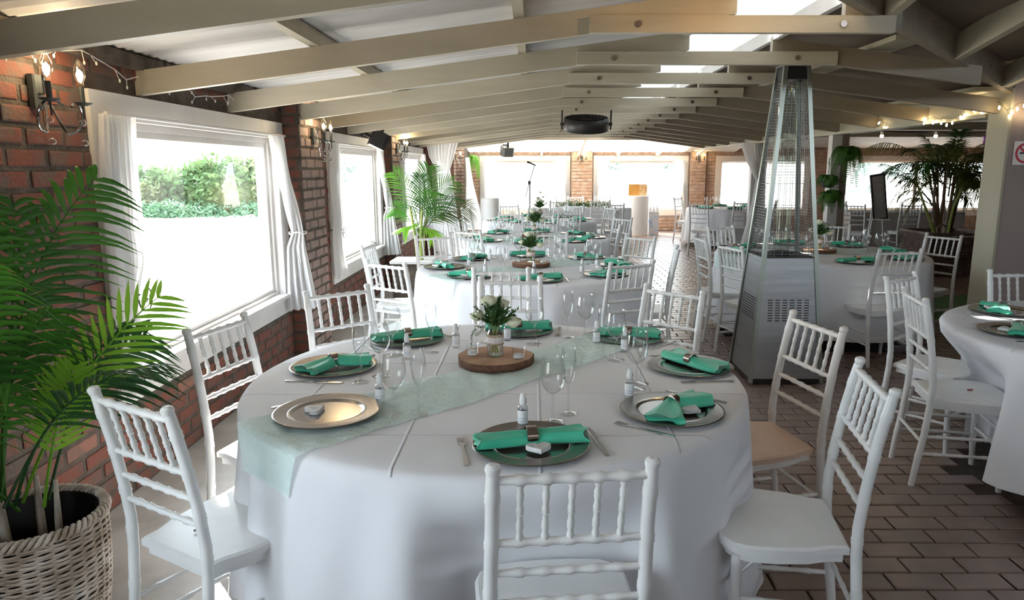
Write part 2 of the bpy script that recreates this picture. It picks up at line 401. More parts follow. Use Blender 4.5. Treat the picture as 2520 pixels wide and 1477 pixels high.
# ------------------------------------------------------------------ setting: floor
WX = -1.94            # inner face of the window wall
BACKY = 17.9
floor = MB(); floor.box(-2.2, 12.6, -4.0, 18.1, -.25, -.012)
floor = floor.build('floor', M['paver_gap'], smooth=False); tag(floor, kind='structure')
mb = MB(); mb.box(-1.96, -.92, -.5, 17.9, -.02, .0)
mb.build('screed_strip', M['concrete'], floor, smooth=False)
def chamfer_block(lx, ly, h, c):
    m = MB(); a, b = lx / 2, ly / 2
    m.add([(-a, -b, 0), (a, -b, 0), (a, b, 0), (-a, b, 0), (-a, -b, h - c), (a, -b, h - c), (a, b, h - c), (-a, b, h - c),
           (-a + c, -b + c, h), (a - c, -b + c, h), (a - c, b - c, h), (-a + c, b - c, h)],
          [(0, 1, 5, 4), (1, 2, 6, 5), (2, 3, 7, 6), (3, 0, 4, 7), (4, 5, 9, 8), (5, 6, 10, 9), (6, 7, 11, 10), (7, 4, 8, 11), (8, 9, 10, 11)])
    return m
def in_view(x, y, z, pad=0):
    d = Vector((x, y, z - CAMH)); th = math.radians(10.55)
    dep = d.y * cos(th) - d.z * sin(th); up = d.y * sin(th) + d.z * cos(th)
    if dep <= .2: return False
    px = 1312 + 1739 * d.x / dep; py = 738 - 1739 * up / dep
    return -pad < px < 2520 + pad and -pad < py < 1477 + pad
TABLES = {  # centre, radius
    'T1': (-.14, 2.66, .93), 'T2': (0.0, 5.71, .93), 'T3': (0.0, 8.2, .88), 'T4': (.1, 11.1, .88),
    'TB': (2.72, 6.7, .95), 'TR': (3.03, 3.3, .93), 'TC': (3.95, 14.5, .8)}
PL, PW = .226, .1125
slots = []
for j in range(int((17.9 - .6) / PW)):
    y = .6 + (j + .5) * PW
    for i in range(-1, int((9.5 + .9) / PL) + 1):
        x = -.9 + (i + (.5 if j % 2 else 0)) * PL + .113
        if x < -.9 + .05 or x > 9.4: continue
        if any((x - tx) ** 2 + (y - ty) ** 2 < (tr - .12) ** 2 for tx, ty, tr in TABLES.values()): continue
        slots.append((x, y))
near = sorted([s for s in slots if in_view(s[0], s[1], 0, 20)], key=lambda s: s[0] ** 2 + s[1] ** 2)[:300]
nearset = set(near)
pav = chamfer_block(PL - .009, PW - .009, .016, .004).mesh('paver', M['paver'], smooth=False)
for x, y in near:
    o = bpy.data.objects.new('paver', pav); C.objects.link(o); o.parent = floor
    o.location = (x, y, -.014 + R.uniform(-.0012, .0012)); o.rotation_euler = (R.uniform(-.006, .006), R.uniform(-.004, .004), R.uniform(-.008, .008))
mb = MB(); base = chamfer_block(PL - .009, PW - .009, .016, .004)
for x, y in slots:
    if (x, y) in nearset or not in_view(x, y, 0, 400): continue
    z = -.014 + R.uniform(-.0012, .0012)
    mb.add([(vx + x, vy + y, vz + z) for vx, vy, vz in base.v], base.f[4:])
tag(mb.build('pavers', M['paver'], floor, smooth=False), kind='stuff')
mb = MB(); mb.box(4.2, 8.6, 6.2, 8.6, -.006, .012)
mb.build('turf_mat', M['green_mat'], floor, smooth=False)

# ------------------------------------------------------------------ bricks
def unit_brick(n):    # +x normal, occupying unit box y,z in [-.5,.5], x in [0,1]
    m = MB(); c = .035; d = .12
    m.add([(0, -.5, -.5), (0, .5, -.5), (0, .5, .5), (0, -.5, .5), (.7, -.5, -.5), (.7, .5, -.5), (.7, .5, .5), (.7, -.5, .5),
           (1, -.5 + c, -.5 + d), (1, .5 - c, -.5 + d), (1, .5 - c, .5 - d), (1, -.5 + c, .5 - d)],
          [(0, 1, 5, 4), (1, 2, 6, 5), (2, 3, 7, 6), (3, 0, 4, 7), (4, 5, 9, 8), (5, 6, 10, 9), (6, 7, 11, 10), (7, 4, 8, 11), (8, 9, 10, 11)])
    return m
UB = unit_brick(0)
BL, BH = .232, .0815
def brick_rects(u0, u1, z0, z1, holes=(), off=0., bl=BL):
    """list of (uc, zc, lu, lz) for a stretcher-bond panel"""
    out = []; j = 0; z = z0
    while z < z1 - .02:
        zt = min(z + BH, z1)
        u = u0 - (bl / 2 if (j + int(off)) % 2 else 0)
        while u < u1:
            a, b = max(u, u0), min(u + bl, u1)
            u += bl
            if b - a < .03: continue
            segs = [(a, b)]
            for hu0, hu1, hz0, hz1 in holes:
                if zt - .01 <= hz0 or z + .01 >= hz1: continue
                ns = []
                for s0, s1 in segs:
                    if s1 <= hu0 or s0 >= hu1: ns.append((s0, s1)); continue
                    if s0 < hu0: ns.append((s0, hu0))
                    if s1 > hu1: ns.append((hu1, s1))
                segs = ns
            for s0, s1 in segs:
                if s1 - s0 > .03: out.append(((s0 + s1) / 2, (z + zt) / 2, s1 - s0 - .020, zt - z - .021))
        z = zt; j += 1
    return out
def place_bricks(rects, to_world, name, wall, mat, parts_left, proud=.007):
    """to_world(u,z)->(point, rot_z). The largest in view become parts, the rest one stuff mesh."""
    items = []
    for uc, zc, lu, lz in rects:
        p, rz = to_world(uc, zc)
        items.append((p[0] ** 2 + p[1] ** 2, p, rz, lu, lz))
    items.sort(key=lambda t: t[0])
    mesh = None; n = 0; rest = MB()
    for d, p, rz, lu, lz in items:
        pr = proud * R.uniform(.3, 1.35)
        if n < parts_left and in_view(*p, 10):
            if mesh is None: mesh = UB.mesh('brick', mat, smooth=False)
            o = bpy.data.objects.new('brick', mesh); C.objects.link(o); o.parent = wall
            o.location = p; o.rotation_euler = (R.uniform(-.012, .012), 0, rz); o.scale = (pr, lu * R.uniform(.95, 1.0), lz * R.uniform(.92, 1.03)); n += 1
        elif in_view(*p, 500):
            mt = Matrix.Translation(p) @ Matrix.Rotation(rz, 4, 'Z') @ Matrix.Diagonal((pr, lu * R.uniform(.95, 1), lz * R.uniform(.92, 1.03), 1))
            rest.add([tuple(mt @ Vector(v)) for v in UB.v], UB.f)
    if rest.v: tag(rest.build('bricks', mat, wall, smooth=False), kind='stuff')
    return parts_left - n

WTOP = 2.10
WINS = [(3.16, 5.55), (6.74, 9.12), (10.25, 12.62), (13.78, 16.15)]
WZ0, WZ1 = .445, 1.89
PIERS = [(5.58, 6.16), (9.18, 9.68), (12.72, 13.25), (16.3, 16.8)]
wl = MB()
W0 = (-.75, 1.35)
segs = [(-3.9, W0[0]), (W0[1], WINS[0][0])] + [(WINS[i][1], WINS[i + 1][0]) for i in range(3)] + [(WINS[3][1], BACKY)]
for a, b in segs: wl.box(WX - .14, WX, a, b, 0, WTOP)
for a, b in [W0] + WINS:
    wl.box(WX - .14, WX, a, b, 0, WZ0); wl.box(WX - .14, WX, a, b, WZ1, WTOP)
for a, b in PIERS: wl.box(WX, -1.80, a, b, 0, WTOP)
wl.box(WX, -1.6, 16.85, BACKY, 0, WTOP)
wall_left = wl.build('wall_left', M['mortar'], smooth=False); tag(wall_left, kind='structure')
holes = [(a, b, WZ0, WZ1) for a, b in [W0] + WINS]
pholes = [(a, b, 0, 3) for a, b in PIERS]
left = 300
pf = []
rects = brick_rects(.9, 16.85, 0.0, WTOP, holes + pholes)
left = place_bricks(rects, lambda u, z: ((WX, u, z), 0), 'brick', wall_left, M['brick'], 225)
for i, (a, b) in enumerate(PIERS):
    place_bricks(brick_rects(a, b, 0, WTOP, off=i), lambda u, z: ((-1.80, u, z), 0), 'brick', wall_left, M['pier_brick'], 55 if i == 0 else 0)
    place_bricks(brick_rects(WX, -1.80, 0, WTOP), lambda u, z, a=a: ((u, a, z), -PI / 2), 'brick', wall_left, M['brick'], 20 if i == 0 else 0)
place_bricks(brick_rects(WX, -1.6, 0, WTOP), lambda u, z: ((u, 16.85, z), -PI / 2), 'brick', wall_left, M['pier_brick'], 0)
# rough dark wall plate along the wall head
mb = MB()
for k in range(14):
    y0 = .2 + k * 1.2; mb.box(WX - .02, WX + .05, y0, y0 + 1.17, 2.015 + R.uniform(-.006, .006), 2.085)
mb.build('wall_plate', M['mortar'], wall_left, smooth=False)

# back wall with its windows
bw = MB()
BW = [(-1.33, .92), (1.5, 3.86), (4.54, 6.9), (7.65, 11.5)]
xs = [-2.1] + [v for ab in BW for v in ab] + [12.6]
for i in range(0, len(xs), 2): bw.box(xs[i], xs[i + 1], BACKY, BACKY + .22, 0, 2.2)
for a, b in BW:
    bw.box(a, b, BACKY, BACKY + .22, 0, .385); bw.box(a, b, BACKY, BACKY + .22, 1.86, 2.2)
wall_back = bw.build('wall_back', M['far_mortar'], smooth=False); tag(wall_back, kind='structure')
mbp = MB()
BP = [(.95, 1.47, .1), (3.9, 4.28, .1)]
for a, b, d in BP: mbp.box(a, b, BACKY - d, BACKY, 0, 2.0)
mbp.build('brick_pier', M['far_mortar'], wall_back, smooth=False)
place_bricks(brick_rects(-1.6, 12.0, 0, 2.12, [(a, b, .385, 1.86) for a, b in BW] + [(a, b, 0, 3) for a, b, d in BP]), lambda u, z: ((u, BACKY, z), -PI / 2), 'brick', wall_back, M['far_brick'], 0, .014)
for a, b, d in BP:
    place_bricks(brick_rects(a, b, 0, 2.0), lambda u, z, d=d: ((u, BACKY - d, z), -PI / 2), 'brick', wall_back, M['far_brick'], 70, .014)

# right pillar (plastered) with a white board on its side, and the eaves beam
wr = MB(); wr.box(3.612, 12.6, 5.50, 5.74, 0, 2.6)
wall_right = wr.build('wall_right', M['mauve'], smooth=False); tag(wall_right, kind='structure')
mb = MB(); mb.box(3.592, 3.612, 5.492, 5.75, 0, 2.14)
tag(mb.build('trim_1', M['cream_beam'], smooth=False), kind='structure')
mb = MB(); mb.box(3.60, 3.74, 5.75, 15.5, 1.945, 2.16); mb.box(3.575, 3.60, 5.76, 15.5, 1.945, 1.975)
eb = mb.build('trim_2', M['cream_beam'], smooth=False); tag(eb, kind='structure')
for i, (y, mt) in enumerate(((8.7, 'trim'), (11.85, 'trim'))):
    mb = MB(); mb.box(3.60, 3.72, y, y + .12, 0, 1.95)
    o = tag(mb.build('trim_%d' % (3 + i), M[mt], smooth=False), kind='structure')
    mb = MB(); mb.box(3.725, 3.80, y, y + .1, 0, 1.95)
    mb.build('brown_post_board', M['roof_dark'], o, smooth=False)
mb = MB(); mb.box(7.0, 7.2, -3.7, 5.5, 0, 2.9)
tag(mb.build('wall_wing', M['mauve'], smooth=False), kind='structure')
mb = MB(); mb.box(-2.16, 7.2, -3.9, -3.7, 0, 2.9)
tag(mb.build('wall_front', M['mauve'], smooth=False), kind='structure')
mb = MB(); mb.box(12.4, 12.6, 5.74, 17.9, 0, 2.5)
tag(mb.build('wall_side', M['far_mortar'], smooth=False), kind='structure')

# ------------------------------------------------------------------ windows
def side_window(idx, y0, y1):
    m = MB(); x0, x1 = WX - .03, WX + .022
    bw_, bt, bb = .15, .12, .145
    m.box(x0, x1, y0, y1, WZ1 - bt, WZ1); m.box(x0, x1, y0, y1, WZ0, WZ0 + bb)
    m.box(x0, x1, y0, y0 + bw_, WZ0 + bb, WZ1 - bt); m.box(x0, x1, y1 - bw_, y1, WZ0 + bb, WZ1 - bt)
    wn = m.build('window_%d' % idx, M['trim'], smooth=False); tag(wn, kind='structure')
    a, b, c, d = y0 + bw_, y1 - bw_, WZ0 + bb, WZ1 - bt
    m = MB()
    for e, (xa, xb) in ((0., (x0 - .105, x0)), (.035, (x0 - .07, x0 - .02))):
        t = .035 + e
        m.box(xa, xb, a, b, d - t, d); m.box(xa, xb, a, b, c, c + t * .7)
        m.box(xa, xb, a, a + t, c + t * .7, d - t); m.box(xa, xb, b - t, b, c + t * .7, d - t)
    m.build('window_frame', M['trim'], wn, smooth=False)
    m = MB(); m.box(x0 - .05, x1 + .035, y0 + .02, y1 - .02, WZ0 + bb - .022, WZ0 + bb + .004)
    m.build('window_sill', M['trim'], wn, smooth=False)
    m = MB(); m.add([(x0 - .05, a + .06, c + .04), (x0 - .05, b - .06, c + .04), (x0 - .05, b - .06, d - .06), (x0 - .05, a + .06, d - .06)], [(0, 1, 2, 3)])
    m.build('pane', M['glass'], wn, smooth=False)
    m = MB(); m.tube([(WX + .055, y0 + .05, WZ1 - bt + .02), (WX + .055, y1 - .05, WZ1 - bt + .02)], .009, 8)
    for yy in (y0 + .1, (y0 + y1) / 2, y1 - .1): m.box(WX + .01, WX + .06, yy - .006, yy + .006, WZ1 - bt + .012, WZ1 - bt + .03)
    m.build('curtain_rail', M['trim'], wn, smooth=True)
for i, (a, b) in enumerate(WINS): side_window(i + 1, a, b)
side_window(9, *W0)
def back_window(idx, a0, a1, blind=False, mull=()):
    y1, y0 = BACKY + .03, BACKY - .03; t = .15
    m = MB()
    z0, z1 = .385, 1.86
    m.box(a0, a1, y0, y1, z1 - .13, z1); m.box(a0, a1, y0, y1, z0, z0 + .15)
    m.box(a0, a0 + t, y0, y1, z0 + .15, z1 - .13); m.box(a1 - t, a1, y0, y1, z0 + .15, z1 - .13)
    wn = m.build('window_%d' % idx, M['trim_far'], smooth=False); tag(wn, kind='structure')
    m = MB()
    for x in mull: m.box(x - .04, x + .04, y1, y1 + .05, z0 + .1, z1 - .1)
    m.box(a0 + t, a1 - t, y1, y1 + .05, z1 - .17, z1 - .13); m.box(a0 + t, a1 - t, y1, y1 + .05, z0 + .15, z0 + .19)
    m.build('window_frame', M['trim_far'], wn, smooth=False)
    m = MB(); m.add([(a0 + t, y1 + .01, z0 + .12), (a1 - t, y1 + .01, z0 + .12), (a1 - t, y1 + .01, z1 - .12), (a0 + t, y1 + .01, z1 - .12)], [(0, 1, 2, 3)])
    m.build('pane', M['glass'], wn, smooth=False)
    if blind:
        m = MB(); m.box(a0 + t, a1 - t, y1 - .02, y1 - .01, z0 + .1, z1 - .12)
        m.build('roller_blind', M['curtain'], wn, smooth=False)
for i, (a, b) in enumerate(BW): back_window(5 + i, a, b, blind=(i == 2), mull=[(a + b) / 2] if i == 3 else ())

# ------------------------------------------------------------------ roof
ceil = empty('ceiling'); tag(ceil, kind='structure')
def zl(x): return 1.90 + .13 * (x - WX)
RX = 1.085; ZR = zl(RX)
def zr(x): return ZR - .13 * (x - RX)
TR = [.4, 1.45, 2.5, 3.6, 4.65, 5.65, 6.65, 7.6, 8.55, 9.5, 10.45, 11.4, 12.35, 13.3, 14.25, 15.2]
RD = .115
def valley_x(y): return y - 1.93
for k, y in enumerate(TR):
    m = MB(); m.vboard((WX - .05, y, zl(WX - .05)), (.975, y, zl(.975)), .045, RD)
    m.build('rafter', M['rafter'], ceil, smooth=False)
    if y > 2.0:
        xe = 3.6 if y > 5.5 else min(3.6, valley_x(y) + .1)
        if xe > 1.55:
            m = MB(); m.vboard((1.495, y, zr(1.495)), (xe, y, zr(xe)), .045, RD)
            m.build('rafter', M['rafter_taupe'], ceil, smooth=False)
        c1 = 1.89 if y > 4 else min(1.72, valley_x(y) + .05)
        if y > 3:
            m = MB(); m.box(.27, c1, y - .068, y - .024, 2.185, 2.185 + .078)
            co = m.build('collar_tie', M['rafter'], ceil, smooth=False)
            m = MB()
            for bx in (.5, c1 - .25):
                m.lathe([(.0001, -.008), (.016, -.008), (.016, 0)], 8)
                q = len(m.v) - 24
                for i in range(q, len(m.v)):
                    x_, y_, z_ = m.v[i]; m.v[i] = (bx + x_, y - .068 + z_, 2.224 + y_)
            m.build('bolt', M['ring'], co)
def corr_sheet(m, fz, x0, x1, y0, y1, nx, mask=None, pitch=.076, amp=.009):
    dy = pitch / 4; ny = int((y1 - y0) / dy) + 1
    xs = [lerp(x0, x1, i / nx) for i in range(nx + 1)]
    prof = [0, amp, 0, -amp]
    o = len(m.v); row = nx + 1
    for j in range(ny + 1):
        y = y0 + j * dy
        for x in xs: m.v.append((x, y, fz(x, y) + prof[j % 4]))
    for j in range(ny):
        for i in range(nx):
            if mask and not mask((xs[i] + xs[i + 1]) / 2, y0 + (j + .5) * dy): continue
            m.f.append((o + j * row + i, o + j * row + i + 1, o + (j + 1) * row + i + 1, o + (j + 1) * row + i))
y = -.4; k = 0
while y < 15.4:
    m = MB(); corr_sheet(m, lambda a, b: zl(a) + RD + .078 + (.003 if k % 2 else 0), WX - .3, .97, y, y + .776, 3)
    m.build('roof_sheet', M['roof'], ceil); y += .76; k += 1
y = 2.9
while y < 15.4:
    m = MB(); corr_sheet(m, lambda a, b: zr(a) + RD + .078 + (.003 if k % 2 else 0), 1.50, 3.9, y, y + .776, 24, mask=lambda a, b: b > a + 1.93 or b > 5.9)
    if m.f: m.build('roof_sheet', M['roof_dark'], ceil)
    y += .76; k += 1
# translucent strip beside the ridge, one sheet per bay
for a, b in zip(TR[:-1], TR[1:]):
    m = MB(); m.box(.97, 1.50, a + .03, b - .03, ZR + RD + .012, ZR + RD + .016)
    m.build('skylight_sheet', M['skylight'], ceil, smooth=False)
    m = MB(); m.box(.935, .972, a + .023, b - .023, ZR + RD - .05, ZR + RD + .10); m.box(1.496, 1.53, a + .023, b - .023, ZR + RD - .07, ZR + RD + .10)
    m.build('skylight_batten', M['trim'], ceil, smooth=False)
for x, mt in ((-1.45, 'trim'), (-1.06, 'trim'), (-.07, 'trim')):
    m = MB(); z = zl(x) + RD + .002; m.box(x - .025, x + .025, -.4, 15.3, z, z + .068)
    if x != -1.45: m.build('purlin', M['rafter'], ceil, smooth=False)
for x in (2.2, 3.42):
    m = MB(); z = zr(x) + RD + .02; m.box(x - .1, x + .1, x + 2.1, 15.3, z, z + .03)
    m.build('purlin', M['cream_beam'], ceil, smooth=False)
# valley and the cross wing towards the right
def vz(x): return 2.28 - .0787 * (x - 1.39)
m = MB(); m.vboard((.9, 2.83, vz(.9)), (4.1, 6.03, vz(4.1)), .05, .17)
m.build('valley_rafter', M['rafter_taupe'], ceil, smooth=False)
def wz(x, y): return 2.45 + .10 * (x - 1.39) - .18 * (y - 3.32)
for x in (1.7, 2.54, 3.38):
    yv = x + 1.93
    m = MB(); m.vboard((x, yv - .06, wz(x, yv) - .17), (x, yv - 3.4, wz(x, yv - 3.4) - .17), .045, .15)
    m.build('jack_rafter', M['cream_beam'] if x == 2.54 else M['rafter'], ceil, smooth=False)
m = MB()
for yy in (3.0, 1.9): m.bar((1.2, yy, wz(1.2, yy) - .03), (5.5, yy, wz(5.5, yy) - .03), .07, .05)
m.build('wing_batten', M['roof_dark'], ceil, smooth=False)
m = MB(); m.grid(2, 2, lambda u, v: (0, 0, 0)); m = MB()
m.add([(.9, 2.83, wz(.9, 2.83)), (.9, -4.0, wz(.9, -.2)), (7.2, -4.0, wz(7.2, -.2)), (7.2, 5.6, wz(7.2, 5.6)), (3.7, 5.62, wz(3.7, 5.62))], [(0, 1, 2, 3, 4)])
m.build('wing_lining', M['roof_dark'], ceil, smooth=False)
m = MB(); m.box(-2.2, .95, -4.0, -.38, 2.42, 2.45)
m.build('front_lining', M['roof_dark'], ceil, smooth=False)
# lean-to at the far end: pale sheet, rafters running down to the back wall
def zb(y): return 2.30 - .16 * (y - 15.0)
m = MB()
nx = 110
m.grid(nx, 2, lambda u, v: (lerp(-2.2, 5.0, u), lerp(15.0, 18.3, v), zb(lerp(15.0, 18.3, v)) + .11 + .008 * sin(u * 2 * PI * 40)))
m.build('lean_to_sheet', M['roof_glow'], ceil)
for x in (-.71, .21, 1.15, 2.09, 3.06, 4.06):
    m = MB(); m.vboard((x, 15.1, zb(15.1)), (x, 17.88, zb(17.88)), .05, .10)
    m.build('lean_to_rafter', M['trim_far'], ceil, smooth=False)
m = MB()
for yy in (16.0, 17.0): m.box(-1.6, 4.6, yy, yy + .06, zb(yy) + .06, zb(yy) + .105)
m.box(-1.7, 3.7, 15.28, 15.36, 2.14, 2.22)
m.build('lean_to_batten', M['trim_far'], ceil, smooth=False)
# roof of the side room beyond the beam
m = MB()
m.add([(3.70, 5.5, 2.20), (12.6, 5.5, 2.55), (12.6, 15.2, 2.45), (3.70, 15.2, 2.28), (12.6, 18.2, 2.02), (3.70, 18.2, 1.98)], [(0, 3, 2, 1), (3, 5, 4, 2)])
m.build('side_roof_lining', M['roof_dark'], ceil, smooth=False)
m = MB()
for yy in (8.8, 11.3, 13.8): m.box(3.74, 12.3, yy, yy + .06, 2.14, 2.26)
m.build('side_roof_beam', M['rafter'], ceil, smooth=False)

# ------------------------------------------------------------------ outside
m = MB(); m.box(-160, -2.2, -60, 190, -.4, -.12); m.box(-2.2, 140, 18.15, 190, -.4, -.12); m.box(12.65, 140, -60, 18.15, -.4, -.12); m.box(-2.2, 12.65, -60, -4.02, -.4, -.12)
tag(m.build('sand_yard', M['sand'], smooth=False), kind='structure')
def leaf_blob(m, c, rx, ry, rz, n, s, rnd):
    for _ in range(n):
        th = rnd.uniform(0, 2 * PI); ph = math.acos(rnd.uniform(-.3, 1)); rr = rnd.uniform(.7, 1.05) * (1 + .18 * sin(5 * th) * sin(3 * ph))
        p = Vector((c[0] + rx * rr * sin(ph) * cos(th), c[1] + ry * rr * sin(ph) * sin(th), c[2] + rz * rr * cos(ph)))
        a = Vector((rnd.uniform(-1, 1), rnd.uniform(-1, 1), rnd.uniform(-.6, 1))).normalized() * s * rnd.uniform(.6, 1.3)
        b = a.cross(Vector((rnd.uniform(-1, 1), rnd.uniform(-1, 1), rnd.uniform(-1, 1)))).normalized() * s * .5
        m.add([p - a, p - b, p + a, p + b], [(0, 1, 2, 3)])
rb = random.Random(3)
def bush(x, y, w_, h, label, mat='bush', n=2600, s=.13, group='shrubs beyond the sandy yard'):
    e = empty('outdoor_bush', (x, y, -.12))
    tag(e, label, 'bush', group)
    m = MB(); leaf_blob(m, (0, 0, h * .35), w_ * .5, w_ * .42, h * .62, n, s, rb)
    for q in range(4): leaf_blob(m, (rb.uniform(-.35, .35) * w_, rb.uniform(-.3, .3) * w_, h * rb.uniform(.3, .6)), w_ * .27, w_ * .25, h * .38, n // 5, s, rb)
    m.ball((0, 0, h * .32), 1, 14, 8, w_ * .42, w_ * .36, h * .5)
    m.build('foliage', M[mat], e, smooth=False)
    m = MB()
    for q in range(3): m.tube([(0, 0, -.1), (rb.uniform(-.3, .3), rb.uniform(-.2, .2), h * .25), (rb.uniform(-.6, .6), rb.uniform(-.4, .4), h * .55)], [.08, .05, .02], 5)
    m.build('trunk', M['bark'], e)
bush(-14.6, 27.5, 3.4, 1.75, 'rounded green shrub in the yard, nearest the left curtain of the near window')
bush(-11.6, 27.0, 3.6, 2.1, 'broad green shrub in the middle of the near window')
bush(-9.6, 29.5, 2.6, 2.45, 'tallest green shrub near the right jamb of the near window')
bush(-18.6, 29.5, 3.6, 1.7, 'green shrub partly hidden behind the left curtain of the near window')
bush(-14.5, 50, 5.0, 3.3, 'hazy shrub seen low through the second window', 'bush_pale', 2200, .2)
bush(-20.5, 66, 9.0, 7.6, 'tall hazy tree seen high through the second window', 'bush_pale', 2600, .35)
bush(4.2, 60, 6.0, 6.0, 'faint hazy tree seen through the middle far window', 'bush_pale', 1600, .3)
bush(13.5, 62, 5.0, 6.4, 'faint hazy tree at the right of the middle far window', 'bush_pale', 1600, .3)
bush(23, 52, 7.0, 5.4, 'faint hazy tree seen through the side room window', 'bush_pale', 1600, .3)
m = MB()
for q in range(46):
    x = rb.uniform(-19.5, -9.2); y = rb.uniform(24.4, 26.0)
    leaf_blob(m, (x, y, -.1), rb.uniform(.5, 1.0), .4, rb.uniform(.32, .55), 170, .07, rb)
tag(m.build('meadow_grass', M['grass'], smooth=False), 'low green grass growing in front of the shrubs outside the near window', 'grass', kind='stuff')

# ------------------------------------------------------------------ tables and cloths
def cloth_mesh(Rr, zt, zb, seed, nf=17, amp=.03, flare=.05):
    rnd = random.Random(seed); m = MB(); n = 240
    ph = [rnd.uniform(0, 2 * PI) for _ in range(6)]
    def fold(a):
        return (.5 * sin(nf * a + ph[0] + 1.3 * sin(2 * a + ph[1])) + .35 * sin((nf // 2) * a + ph[2]) + .25 * sin((nf + 8) * a + ph[3] + sin(3 * a + ph[4])))
    rings = [(0.0001, 0), (.2, 0), (.4, 0), (.6, 0), (.8, 0), (.93, 0), (.985, -.002), (1.0, -.009), (1.012, -.025)]
    vs = []
    for r, dz in rings:
        for k in range(n):
            a = 2 * PI * k / n; vs.append((Rr * r * cos(a), Rr * r * sin(a), zt + dz))
    levels = 12; H = zt - .025 - zb
    for i in range(1, levels + 1):
        t = i / levels
        for k in range(n):
            a = 2 * PI * k / n
            f = fold(a); rr = Rr * 1.012 + flare * t ** 1.2 + amp * f * (t ** .7) * (.7 + .3 * t) + .004 * sin(31 * a + 5 * t)
            vs.append((rr * cos(a), rr * sin(a), zt - .025 - H * t + (.012 * sin(3 * a + ph[5]) if i == levels else 0)))
    nr = len(rings) + levels
    fs = [(i * n + k, (i * n + (k + 1) % n), (i + 1) * n + (k + 1) % n, (i + 1) * n + k) for i in range(nr - 1) for k in range(n)]
    m.add(vs, [tuple(reversed(f)) for f in fs])
    return m
TZ = .762       # top of the cloth
tproto = None
def make_round_table(Rr):
    t = empty('round_table')
    m = MB(); m.lathe([(.0001, .72), (Rr - .02, .72), (Rr - .01, .724), (Rr - .01, .746), (Rr - .02, .75), (.0001, .75)], 64)
    m.build('tabletop', M['wood'], t)
    for k in range(4):
        a = PI / 4 + k * PI / 2; m = MB(); m.tube([(Rr * .62 * cos(a), Rr * .62 * sin(a), .72), (Rr * .62 * cos(a), Rr * .62 * sin(a), 0)], .018, 8)
        m.build('leg', M['dark_grey'], t)
    return t
TDESC = {'T1': 'nearest round table', 'T2': 'second window table', 'T3': 'third window table', 'T4': 'fourth window table',
         'TB': 'table behind the heater', 'TR': 'right edge table', 'TC': 'small far table'}
for i, (k, (tx, ty, tr)) in enumerate(TABLES.items()):
    if tproto is None: tproto = make_round_table(.93)
    o = stamp(tproto, (tx, ty, 0), 0, 'folding round banquet table under the cloth of the ' + TDESC[k], 'table', 'round banquet tables')
    o.scale = (tr / .93, tr / .93, 1)

# mint runner over the nearest and other tables
def runner(key, ang, width, seed, over=(.13, .05), length=None):
    tx, ty, tr = TABLES[key]; rnd = random.Random(seed)
    p = [rnd.uniform(0, 6.28) for _ in range(6)]
    m = MB()
    def fn(u, v):
        s = lerp(-tr - over[0], tr + over[1], v); wv = width * (1 + .10 * sin(3 * s + p[0]) + .05 * sin(11 * s + p[1]))
        c = (u - .5) * wv + .03 * sin(2.2 * s + p[2])
        x = s * cos(ang) - c * sin(ang); y = s * sin(ang) + c * cos(ang)
        r = math.hypot(x, y); z = TZ + .0015
        z += .0022 * (1 + sin(34 * c + 6 * s + p[3] + 1.5 * sin(9 * s))) * .6 + .0022 * (1 + sin(19 * s + 11 * c + p[4] + sin(14 * c))) * .5 + .0016 * (1 + sin(47 * s - 38 * c + p[5] + 2 * sin(7 * s + 5 * c)))
        if r > tr:
            e = r - tr; x *= (tr + .012) / r; y *= (tr + .012) / r; k = 1.02; x *= k; y *= k; z -= e * 1.05 - .003
        return (x, y, z)
    m.grid(34, 190, fn)
    o = m.build('table_runner', M['runner'], angle=None, loc=(tx, ty, 0))
    tag(o, 'crinkled mint chiffon runner lying across the ' + TDESC[key], 'table runner', 'mint table runners')
runner('T1', math.radians(46), .33, 5)
runner('T2', math.radians(44), .36, 6)
runner('T3', math.radians(44), .36, 7)
runner('TB', math.radians(8), .40, 8)
runner('TR', math.radians(60), .3, 9)

# ------------------------------------------------------------------ chairs
CW = .172       # half spacing of the back posts
POST = [(0, -.235, 0), (.004, -.222, .12), (.006, -.20, .28), (.006, -.188, .43), (.006, -.186, .52), (.004, -.198, .64), (.0, -.220, .78), (-.002, -.250, .925)]
def turned(m, pts, r, rings, n=10, taper=1., node_r=1.16):
    """bamboo-turned rod along a polyline with rings at fractions"""
    pts = [Vector(p) for p in pts]
    L = [0]
    for a, b in zip(pts[:-1], pts[1:]): L.append(L[-1] + (b - a).length)
    def at(s):
        s = max(0, min(L[-1], s))
        for i in range(len(pts) - 1):
            if s <= L[i + 1] + 1e-9:
                t = (s - L[i]) / max(1e-9, L[i + 1] - L[i]); return pts[i].lerp(pts[i + 1], t)
    w_ = .0062
    ss = {0.: r * .9, L[-1]: r * .9}
    for l in L[1:-1]: ss[l] = r
    for f in rings:
        c = f * L[-1]
        for d, q in ((-2.2 * w_, 1), (-w_, node_r), (0, node_r * .93), (w_, node_r), (2.2 * w_, 1)):
            if 0 < c + d < L[-1]: ss[c + d] = r * q
    ks = sorted(ss); m.tube([at(s) for s in ks], [ss[s] * lerp(1, taper, s / L[-1]) for s in ks], n)
